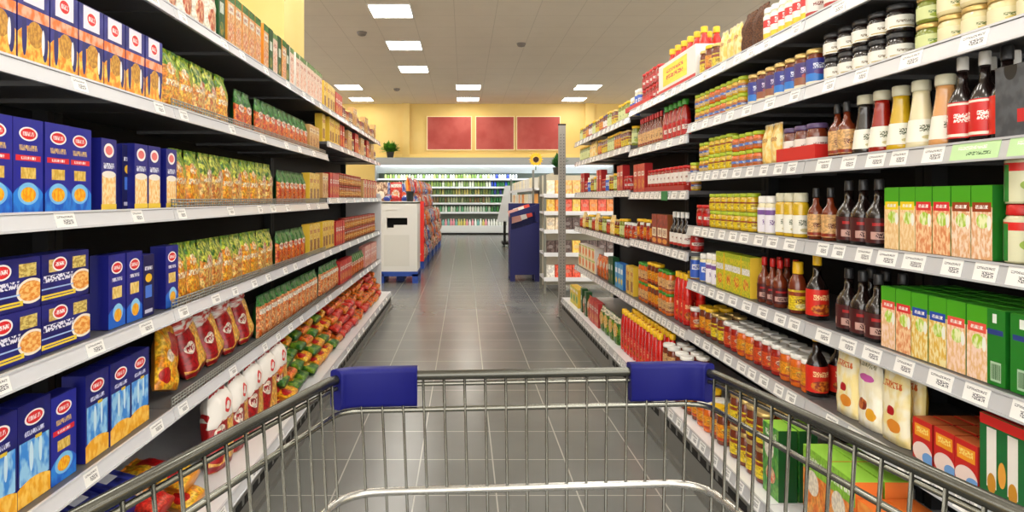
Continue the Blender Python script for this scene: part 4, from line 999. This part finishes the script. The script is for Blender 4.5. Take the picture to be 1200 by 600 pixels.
# ceiling lights
def ceiling_light(x, y, label=None):
    r = empty('ceiling_light', (x, y, CZ))
    tag(r, label, 'ceiling light', 'square ceiling lights')
    m = MB(); a = .36
    for q in ((-a, a, -a, -a + .02), (-a, a, a - .02, a), (-a, -a + .02, -a + .02, a - .02), (a - .02, a, -a + .02, a - .02)):
        m.box(q[0], q[1], q[2], q[3], -.02, -.001)
    obj('light_frame', m, [WHITE_METAL], r)
    m = MB(); m.box(-a + .02, a - .02, -a + .02, a - .02, -.012, -.004)
    obj('diffuser', m, [plain('light_diffuser', (255, 255, 255), .5, emit=((255, 250, 240), 13.0))], r)
for i, (x, y, lb) in enumerate((( -1.25, 10.2, 'largest square ceiling light, nearest in the column of three'), (-1.25, 12.5, 'middle square ceiling light in the column of three'), (-1.25, 14.8, 'farthest square ceiling light in the column of three'),
        (-3.32, 17.2, 'square ceiling light above the left shelves, nearer of its pair'), (-3.32, 19.3, 'square ceiling light above the left shelves, against the wall'),
        (.12, 17.2, 'square ceiling light above the aisle middle, nearer of its pair'), (.12, 19.3, 'square ceiling light above the aisle middle, against the wall'),
        (3.55, 17.2, 'square ceiling light above the right shelves, nearer of its pair'), (3.55, 19.3, 'square ceiling light above the right shelves, against the wall'))):
    ceiling_light(x, y, lb)
for yy in (-2.4, -.3, 1.8, 3.9, 6.0, 8.1):
    for xx in (-1.25, 1.3):
        ceiling_light(xx, yy, 'square ceiling light overhead, outside the picture')
    ceiling_light(-4.6, yy, 'square ceiling light overhead, outside the picture'); ceiling_light(4.4, yy, 'square ceiling light overhead, outside the picture')
for xx, yy, lb in ((424, 38, 'grey ceiling sensor beside the largest ceiling light'), (465, 104, 'small grey ceiling sensor in front of the yellow wall'), (611, 51, 'faint grey ceiling sensor above the right half of the aisle')):
    Y = 3.2 * F / (VY - yy)
    m = MB().lathe([(.03, -.07), (.075, -.055), (.09, -.02), (.1, -.001)], 14); o = obj('smoke_detector', m, [plain('sensor_grey', (120, 112, 104), .5)], None, ((xx - VX) * Y / F, Y, CZ)); tag(o, lb, 'sensor')

# refrigerated display case along the back
CY = 19.5
fr_ = empty('refrigerated_case', (.7, CY, 0)); tag(fr_, 'long open refrigerated case with lit white canopy below the yellow wall', 'refrigerated case')
FX0, FX1 = -3.6, 4.2
FW = plain('fridge_white', (222, 228, 230), .4); FG = plain('fridge_grey', (150, 152, 150), .35, .3)
m = MB(); m.box(FX0, FX1, .66, .74, 0, 2.4); obj('back_panel', m, [plain('fridge_back', (120, 130, 120), .6)], fr_)
m = MB(); m.box(FX0, FX1, -.02, .74, 2.34, 2.52); m.box(FX0, FX1, -.06, .0, 2.3, 2.38); m.box(FX0, FX1, -.06, -.05, 2.262, 2.3); obj('top_fascia', m, [FG], fr_)
m = MB(); m.prism([(.0, 2.28), (.02, 2.33), (.6, 2.33), (.6, 2.26), (.38, 2.02), (.32, 2.02)], FX0, FX1, 0, 'x'); obj('canopy', m, [FW], fr_)
m = MB(); m.box(FX0 + .1, FX1 - .1, -.045, -.015, 2.272, 2.298); obj('canopy_light', m, [plain('case_tube', (255, 255, 255), .5, emit=((236, 246, 255), 36.0))], fr_)
m = MB(); m.box(FX0, FX1, .02, .7, .06, .2); m.box(FX0, FX1, -.02, .03, .1, .3); obj('lower_trough', m, [FW], fr_)
m = MB(); m.box(FX0, FX1, .06, .6, 0, .07); obj('base_kick', m, [DARK], fr_)
for x in (FX0, FX1):
    m = MB(); m.box(x - .02, x + .02, 0, .72, 0, 2.4); obj('end_panel', m, [FG], fr_)
rows_z = [1.84, 1.57, 1.31, 1.04, .74]
for z in rows_z:
    m = MB(); m.box(FX0 + .02, FX1 - .02, .2, .66, z - .03, z); s_ = obj('shelf', m, [FW], fr_)
    m = MB(); m.box(FX0 + .02, FX1 - .02, .18, .2, z - .055, z + .005); obj('price_rail', m, [FW], s_)
cols = {1.84: [(206, 216, 170), (190, 205, 120), (226, 230, 214), (120, 150, 60)], 1.57: [(150, 170, 80), (214, 220, 200), (120, 150, 80)], 1.31: [(120, 130, 60), (170, 160, 90), (80, 110, 60)], 1.04: [(90, 110, 60), (150, 160, 120), (120, 100, 60)], .74: [(190, 210, 190), (90, 160, 110), (226, 230, 220)], .22: [(230, 232, 226), (226, 150, 160), (120, 180, 170), (210, 200, 110)]}
cols2 = {1.84: [(40, 70, 190), (210, 220, 230), (226, 226, 220)], 1.57: [(40, 80, 190), (30, 110, 60), (30, 120, 60)], 1.31: [(40, 60, 140), (30, 110, 60)], 1.04: [(40, 120, 60), (60, 130, 60)], .74: [(60, 130, 60), (30, 100, 60)], .22: [(226, 230, 224), (190, 200, 190)]}
protoB = {}
rowname = {1.84: 'top shelf', 1.57: 'second shelf', 1.31: 'third shelf', 1.04: 'fourth shelf', .74: 'fifth shelf', .22: 'bottom tray'}
def cname(c):
    r, g, b_ = c
    if min(c) > 185: return 'white'
    if b_ > r and b_ > g: return 'blue'
    if r > 200 and g < 170: return 'pink'
    if g >= r: return 'green' if g < 190 or r < 150 else 'pale green'
    return 'olive'
for z in rows_z + [.22]:
    h_ = .3 if z == .22 else (.14 if z == 1.84 else .19)
    x = -1.15 if z < 1.5 else -2.6; i = 0; cc_ = {}
    while x < 1.75:
        pal = cols[z] if x < .85 else cols2[z]
        c = pal[random.randrange(len(pal))]
        key = (c, h_)
        if key not in protoB:
            m = MB().lathe([(.036, 0), (.038, .01), (.038, h_ * .7), (.018, h_ * .86), (.018, h_)], 8)
            o = obj('drink_bottle', m, [plain('drink_%d_%d_%d' % c, c, .3)])
            protoB[key] = o
        else:
            o = protoB[key].copy(); COL.objects.link(o)
        o.location = (x, CY + (.25 if z != .22 else .2), z + (.002 if z != .22 else -.018)); o.scale = (1, 1, .95 + random.random() * .1)
        cn = cname(c); cc_[cn] = cc_.get(cn, 0) + 1
        o['category'] = 'bottle'; o['label'] = f"small {cn} bottle, {ordw(cc_[cn])} such from left, {rowname[z]} of the refrigerated case"; o['group'] = f"bottles on the {rowname[z]} of the refrigerated case"
        x += random.choice([.086, .09, .094]); i += 1

# potted plant on the case
def plant(loc, label, n, r, h, cg, pot, seed=2, name='potted_plant'):
    rnd = random.Random(seed)
    t = empty(name, loc); tag(t, label, 'plant')
    m = MB().lathe([(pot * .75, 0), (pot, pot * 1.5), (pot * 1.06, pot * 1.55), (pot * .9, pot * 1.5)], 14); obj('pot', m, [plain('dark_pot', (60, 62, 58), .5)], t)
    m = MB()
    for i in range(n):
        a = rnd.uniform(0, 2 * PI); e = rnd.uniform(.1, 1.0); L_ = r * rnd.uniform(.6, 1.1)
        d = Vector((math.cos(a) * e, math.sin(a) * e, rnd.uniform(.25, 1) * h / r)).normalized(); p0 = Vector((0, 0, pot * 1.4)); w = L_ * .16
        sd = d.cross(Vector((0, 0, 1))).normalized(); up = sd.cross(d)
        pts = [p0 + d * L_ * t_ - Vector((0, 0, 1)) * (t_ ** 2 * L_ * .35 * e) for t_ in (0.1, .35, .65, 1)]
        ws = (.2, 1, .8, .05); b = len(m.v)
        for p, q in zip(pts, ws):
            m.v.append(tuple(p - sd * w * q)); m.v.append(tuple(p + up * w * .15)); m.v.append(tuple(p + sd * w * q))
        for k in range(3):
            for j in range(2):
                m.face((b + k * 3 + j, b + k * 3 + j + 1, b + k * 3 + j + 4, b + k * 3 + j + 3), 0, None, True)
    obj('leaves', m, [plain('leaf_' + name + str(seed), cg[0], .5, noise=(cg[1], 9))], t)
    return t
plant((-2.45, CY + .3, 2.52), 'bushy green potted plant on top of the refrigerated case', 170, .42, .45, ((50, 120, 30), (110, 170, 50)), .13, 2)

# white bin unit at the end of the left shelving
bu = empty('bin_cabinet', (-.93, 8.4, 0)); tag(bu, 'white deposit cabinet with black slot standing on a blue pallet base', 'cabinet')
BW = plain('cabinet_white', (222, 222, 220), .45)
m = MB(); W_ = .27
m.box(-W_, W_, 0, .03, .16, .78); m.box(-W_, W_, 0, .03, .92, 1.14); m.box(-W_, -.16, 0, .03, .78, .92); m.box(.13, W_, 0, .03, .78, .92)
m.box(-W_, -W_ + .03, .03, .55, .16, 1.14); m.box(W_ - .03, W_, .03, .55, .16, 1.14); m.box(-W_, W_, .52, .55, .16, 1.14); m.box(-W_, W_, 0, .55, 1.12, 1.15)
m.box(-W_ + .03, W_ - .03, .03, .52, .16, .2)
obj('body', m, [BW], bu)
m = MB(); m.box(-.16, .13, .16, .2, .76, .94); obj('slot_interior', m, [DARK], bu)
m = MB(); m.box(-.06, .13, -.004, .03, .775, .82); m.box(-.16, -.02, -.012, 0, 1.03, 1.045); obj('slot_flap', m, [BW], bu)
m = MB(); m.box(-.2, .16, -.006, 0, .24, .68); obj('front_door', m, [plain('cabinet_door', (212, 212, 208), .4)], bu)
m = MB(); m.box(-.28, -.2, -.01, .57, 0, .13); m.box(.2, .28, -.01, .57, 0, .13); m.box(-.28, .28, -.01, .57, .1, .165); m.box(-.06, .06, .3, .57, 0, .13)
obj('pallet_base', m, [plain('pallet_blue', (24, 66, 160), .5)], bu)
o = obj('waste_bin', MB().lathe([(.045, 0), (.055, .14), (.06, .145)], 12), [plain('bin_black', (36, 44, 44), .5)], None, (-.77, 8.47, 1.15)); tag(o, 'small black tub standing on the white deposit cabinet', 'tub')

# pallet displays of bagged snacks
snackm = [(a_redbag, backR, 'red'), (a_orbag, backO, 'orange'), (art('blue_bag_print', ((40, 60, 150), (170, 190, 220), 5), [('e', .5, .5, .6, .3, (230, 90, 60))], .3), plain('blue_film', (40, 60, 150), .3), 'blue'), (art('brown_bag_print', ((120, 80, 60), (220, 190, 160), 6), [('e', .5, .5, .6, .3, (236, 220, 200))], .3), backB, 'brown')]
sn = []
for a, b_, cn in snackm:
    def mk(a=a, b_=b_):
        m = MB().pillow(.2, .09, .27, 6, 6, 0, 1, rough=.006, seed=3, topflat=.1); return obj('snack_bag', m, [a, b_])
    sn.append([mk, None, cn])
ptn = ['nearest snack pallet display with red side panel', 'second snack pallet display in the row behind cabinet', 'third snack pallet display behind the cabinet', 'fourth snack pallet display behind the cabinet', 'farthest snack pallet display, nearest the refrigerated case']
for u in range(5):
    y0 = 10.1 + u * 1.1; xr = -.76 + (0.02 * u)
    t = empty('pallet_display', (xr - .4, y0, 0)); tag(t, ptn[u], 'pallet display', 'snack pallet displays')
    m = MB(); m.box(-.4, .48, 0, .98, .04, .13); m.box(-.4, -.28, 0, .98, 0, .04); m.box(.36, .48, 0, .98, 0, .04); m.box(-.06, .06, 0, .98, 0, .04); obj('pallet', m, [plain('pallet_blue', (24, 66, 160), .5)], t)
    m = MB(); m.box(-.38, .33, .03, .95, .13, .55); m.box(-.38, .27, .06, .9, .55, 1.0); obj('carton_stack', m, [plain('snack_cartons', (170, 60, 50), .5, noise=((200, 180, 170), 6))], t)
    if u == 0:
        m = MB(); m.box(.28, .48, -.02, .0, .13, 1.14); obj('side_panel', m, [art('red_dot_panel', (224, 40, 28), [('e', .5, .88, .3, .05, (250, 236, 150)), ('e', .5, .7, .3, .05, (250, 190, 60)), ('e', .5, .5, .3, .05, (246, 230, 200)), ('e', .5, .3, .24, .04, (250, 236, 150)), ('e', .6, .12, .3, .05, (246, 230, 200))], .4)], t)
    cc = 0
    for tier, (zz, xoff, ks) in enumerate(((.135, .03, 4), (.415, .03, 4), (.695, .0, 4), (1.003, -.19, 4), (1.285, -.21, 4))):
        for k in range(ks):
            s_ = random.choice(sn if tier < 3 else sn[:3])
            if s_[1] is None: o = s_[0](); s_[1] = o
            else: o = s_[1].copy(); COL.objects.link(o)
            o.location = (xr + xoff + .025, y0 + .13 + k * .235, zz + .008); o.rotation_euler = (-.1, 0, PI / 2 + random.uniform(-.12, .12))
            cc += 1; o['category'] = 'snack bag'; o['group'] = 'snack bags on the pallet displays'
            o['label'] = f"{s_[2]} snack bag, {ordw(k+1)} along, {ordw(tier+1)} layer up, {['nearest','second','third','fourth','farthest'][u]} pallet display"
    for k in range(3):
        s_ = random.choice(sn)
        if s_[1] is None: o = s_[0](); s_[1] = o
        else: o = s_[1].copy(); COL.objects.link(o)
        o.location = (xr - .66 + (k % 2) * .25, y0 + .12 + (k // 2) * .4, 1.015); o.rotation_euler = (-.1, 0, random.uniform(-.15, .15)); o.scale = (1.05, 1.3, 1.7)
        o['category'] = 'snack bag'; o['group'] = 'snack bags on the pallet displays'
        o['label'] = f"large {s_[2]} snack bag heaped on top, {ordw(k+1)} from left, {['nearest','second','third','fourth','farthest'][u]} pallet display"
for i, (x_, c_) in enumerate(((-1.12, 2), (-.98, 0), (-.86, 2))):
    s_ = sn[c_]
    if s_[1] is None: o = s_[0](); s_[1] = o
    else: o = s_[1].copy(); COL.objects.link(o)
    o.location = (x_, 8.62, 1.185); o.rotation_euler = (-1.3, 0, random.uniform(-.5, .5)); o.scale = (.55, .8, .6)
    o['category'] = 'snack bag'; o['group'] = 'packets lying on the white cabinet'; o['label'] = ['blue packet on the left of the white cabinet top', 'red packet between blue ones on the white cabinet', 'blue packet beside the black tub on the cabinet'][i]

# blue leaflet stand
bs = empty('leaflet_stand', (.87, 8.57, 0)); tag(bs, 'dark blue leaflet stand with slanted top in the aisle', 'display stand')
BB = plain('stand_blue', (14, 18, 92), .45)
m = MB(); w = .21
m.prism([(-w, .1), (w, .1), (w, .86), (-w, .74)], 0, .03, 0, 'y')
m.prism([(-w, .92), (-w, .98), (w, 1.12), (w, .86), (w - .06, .86), (w - .06, 1.0)], 0, .03, 0, 'y')
m.box(-w, -w + .025, .03, .38, .05, .98); m.box(w - .025, w, .03, .38, .05, 1.12); m.box(-w, w, .355, .38, .05, 1.12)
m.box(-w + .025, w - .025, .03, .355, .1, .13)
obj('stand_body', m, [BB], bs)
m = MB()
for x_ in (-w, w - .07):
    for y_ in (0, .31): m.box(x_, x_ + .07, y_, y_ + .07, 0, .1)
obj('stand_feet', m, [BB], bs)
m = MB(); m.prism([(-w + .01, .68), (w - .03, .8), (w - .03, .84), (-w + .01, .72)], .05, .33, 0, 'y'); obj('slanted_tray', m, [BB], bs)
for i in range(3):
    m = MB(); m.box(-.08, .08, 0, .004, 0, .2); o = obj('leaflet', m, [plain(['pink_leaflet', 'white_leaflet', 'red_leaflet'][i], [(210, 150, 140), (230, 226, 220), (214, 60, 40)][i], .5)], None, (.76 + i * .085, 8.66 + i * .05, .85 + i * .03)); o.rotation_euler = (-.35, -.28, 0)
    tag(o, ['pink leaflet in front of the slanted tray of the blue stand', 'white leaflet in the middle of the blue stand tray', 'red leaflet at the back of the blue stand tray'][i], 'leaflet')

# shelving beyond the right run: an end rack facing the aisle mouth and a run behind it
def far_rack(label, X0, X1, Y0, Y1, zs, top, face):
    t = empty('shelf_unit', ((X0 + X1) / 2, Y0, 0)); tag(t, label, 'shelving')
    cx_ = (X0 + X1) / 2; a, b_, d = X0 - cx_, X1 - cx_, Y1 - Y0
    m = MB()
    if face == 'y': m.box(a, b_, d - .02, d, .05, top)
    else: m.box(b_ - .02, b_, 0, d, .05, top)
    obj('back_panel', m, [plain('far_rack_back', (196, 190, 170), .6)], t)
    for z in zs:
        m = MB(); m.box(a, b_ - .02, .0, d - .02, z - .03, z); s_ = obj('shelf', m, [WHITE_METAL], t)
        m = MB()
        if face == 'y': m.box(a, b_, -.012, 0, z - .045, z + .005)
        else: m.box(a - .012, a, 0, d, z - .045, z + .005)
        obj('price_rail', m, [WHITE_METAL], s_)
    m = MB()
    for x_ in (a, b_ - .03):
        for y_ in (0, d - .03): m.box(x_, x_ + .03, y_, y_ + .03, 0, top)
    obj('uprights', m, [plain('rack_upright_grey', (120, 120, 110), .4)], t)
    return t
far_rack('white end rack of small groceries behind the metal post', 1.0, 1.95, 7.5, 7.95, [.2, .51, .8, 1.03, 1.25], 1.5, 'y')
far_rack('cream shelving run behind the blue leaflet stand', 1.02, 1.5, 8.95, 13.2, [.2, .5, .8, 1.1, 1.35], 1.62, 'x')
ecol = {1.25: [('yellow', (240, 214, 110)), ('cream', (240, 226, 190)), ('orange', (240, 170, 90))], 1.03: [('orange', (226, 120, 40)), ('red', (214, 70, 40)), ('yellow', (236, 180, 70))], .8: [('brown', (70, 50, 44)), ('cream', (210, 190, 160))], .51: [('brown', (60, 40, 40)), ('yellow', (220, 200, 120))], .2: [('red', (190, 40, 40)), ('white', (214, 210, 200))]}
FP = {}
def fbox(c, h_):
    k = (c[0], h_)
    if k not in FP:
        m = MB(); m.box(-.05, .05, 0, .08, 0, h_, 1, 0); m.box(-.046, .046, .004, .076, h_, h_ + .002, 1)
        FP[k] = obj('grocery_box', m, [art('far_print_' + c[0] + str(int(h_ * 100)), (c[1], tuple(min(255, v + 40) for v in c[1]), 4), [('e', .5, .5, .6, .3, tuple(int(v * .6 + 90) for v in c[1]))], .4), plain('far_side_' + c[0], c[1], .5)])
        return FP[k]
    o = FP[k].copy(); COL.objects.link(o); return o
lvn = {1.25: 'top', 1.03: 'second', .8: 'third', .51: 'fourth', .2: 'bottom', 1.35: 'top', 1.1: 'second', .5: 'fourth'}
for z, pal in ecol.items():
    cn_ = {}
    for k in range(8):
        c = random.choice(pal); o = fbox(c, .15 if z < 1.2 else .17); o.location = (1.09 + k * .108, 7.53, z + .001)
        cn_[c[0]] = cn_.get(c[0], 0) + 1
        o['category'] = 'box'; o['group'] = 'boxes on the end rack behind the post'; o['label'] = f"{c[0]} box, {ordw(cn_[c[0]])} such from left, {lvn[z]} shelf of the rack behind the post"
for z in (.2, .5, .8, 1.1, 1.35):
    pal = {.2: [('red', (190, 40, 40))], .5: [('orange', (226, 120, 40))], .8: [('red', (214, 70, 40)), ('orange', (226, 120, 40))], 1.1: [('cream', (240, 226, 190)), ('orange', (240, 170, 90)), ('white', (236, 232, 220))], 1.35: [('cream', (240, 226, 190)), ('white', (236, 232, 220))]}[z]
    cn_ = {}
    for k in range(20):
        c = random.choice(pal); o = fbox(c, .16); o.location = (1.04, 9.1 + k * .2, z + .001); o.rotation_euler = (0, 0, -PI / 2); cn_[c[0]] = cn_.get(c[0], 0) + 1
        o['category'] = 'box'; o['group'] = 'boxes on the cream run behind the blue stand'; o['label'] = f"{c[0]} box, {ordw(cn_[c[0]])} nearest such, {lvn[z]} shelf of the run behind the blue stand"

# sunflower and trailing plant above the far racks
sf = empty('sunflower', (1.08, 9.0, 1.62)); tag(sf, 'artificial sunflower with dark centre above the blue stand', 'flower')
m = MB()
for k in range(16):
    a = 2 * PI * k / 16; ca, sa = math.cos(a), math.sin(a)
    m.quad([(ca * .035 - sa * .012, -.01, .16 + sa * .035 + ca * .012), (ca * .075 - sa * .018, -.016, .16 + sa * .075 + ca * .018), (ca * .115, -.005, .16 + sa * .115), (ca * .075 + sa * .018, -.016, .16 + sa * .075 - ca * .018)], 0)
obj('petals', m, [plain('sunflower_yellow', (246, 196, 30), .5)], sf)
m = MB(); m.prism([(math.cos(2 * PI * k / 14) * .042, .16 + math.sin(2 * PI * k / 14) * .042) for k in range(14)], -.022, 0, 0, 'y'); obj('flower_centre', m, [plain('sunflower_centre', (60, 34, 16), .8)], sf)
m = MB().tube([(0, .004, .13), (0, .01, .06), (0, .01, .0)], .007, 6); obj('stem', m, [plain('stem_green', (50, 110, 40), .6)], sf)
plant((1.2, 7.7, 1.5), 'dark green potted plant on the end rack beside the post', 60, .2, .4, ((24, 84, 30), (60, 120, 50)), .06, 5)

# white board trolley near the case
tb = empty('board_trolley', (1.02, 14.6, 0)); tag(tb, 'white panelled trolley with dark frame, left of the blue stand', 'trolley')
m = MB(); m.prism([(-.22, .62), (.28, .62), (.28, 1.5), (-.02, 1.5)], 0, .05, 0, 'y'); obj('white_panel', m, [FW], tb)
m = MB(); m.box(-.06, 0, .0, .06, .06, .64); m.box(.2, .26, 0, .06, .06, .64); m.box(-.08, .28, -.02, .5, .06, .12); obj('trolley_frame', m, [DARK], tb)
for x_, y_ in ((-.03, .03), (.23, .03), (-.03, .45), (.23, .45)):
    m = MB(); m.prism([(math.cos(2 * PI * k / 14) * .035 + y_, .035 + math.sin(2 * PI * k / 14) * .035) for k in range(14)], x_ - .01, x_ + .01, 0, 'x'); obj('wheel', m, [DARK], tb)

for K in KIND.values():
    if K['root'] is not None and not K['used']:
        for c in list(K['root'].children):
            bpy.data.objects.remove(c)
        bpy.data.objects.remove(K['root'])
# ------------------------------------------------------------------ world, camera, colour management
w = bpy.data.worlds.new('World'); bpy.context.scene.world = w; w.use_nodes = True
w.node_tree.nodes['Background'].inputs[0].default_value = (1, .97, .92, 1); w.node_tree.nodes['Background'].inputs[1].default_value = 3.0
cam = bpy.data.cameras.new('camera'); co = bpy.data.objects.new('camera', cam); COL.objects.link(co)
co.location = (0, 0, HC); co.rotation_euler = (PI / 2, 0, 0)
cam.sensor_width = 36; cam.lens = 36 * F / 1200; cam.shift_x = (600 - VX) / 1200; cam.shift_y = (VY - 300) / 1200; cam.clip_start = .01
sc = bpy.context.scene; sc.camera = co; sc.cycles.use_denoising = True; sc.cycles.max_bounces = 10; sc.cycles.diffuse_bounces = 6
sc.view_settings.view_transform = 'Standard'; sc.view_settings.look = 'None'; sc.view_settings.gamma = 1; sc.view_settings.use_curve_mapping = False
sc.view_settings.exposure = 0.55
print('COUNT', len(bpy.data.objects))
from collections import Counter
print(Counter(o.get('category') for o in bpy.data.objects if o.get('category')).most_common(12))
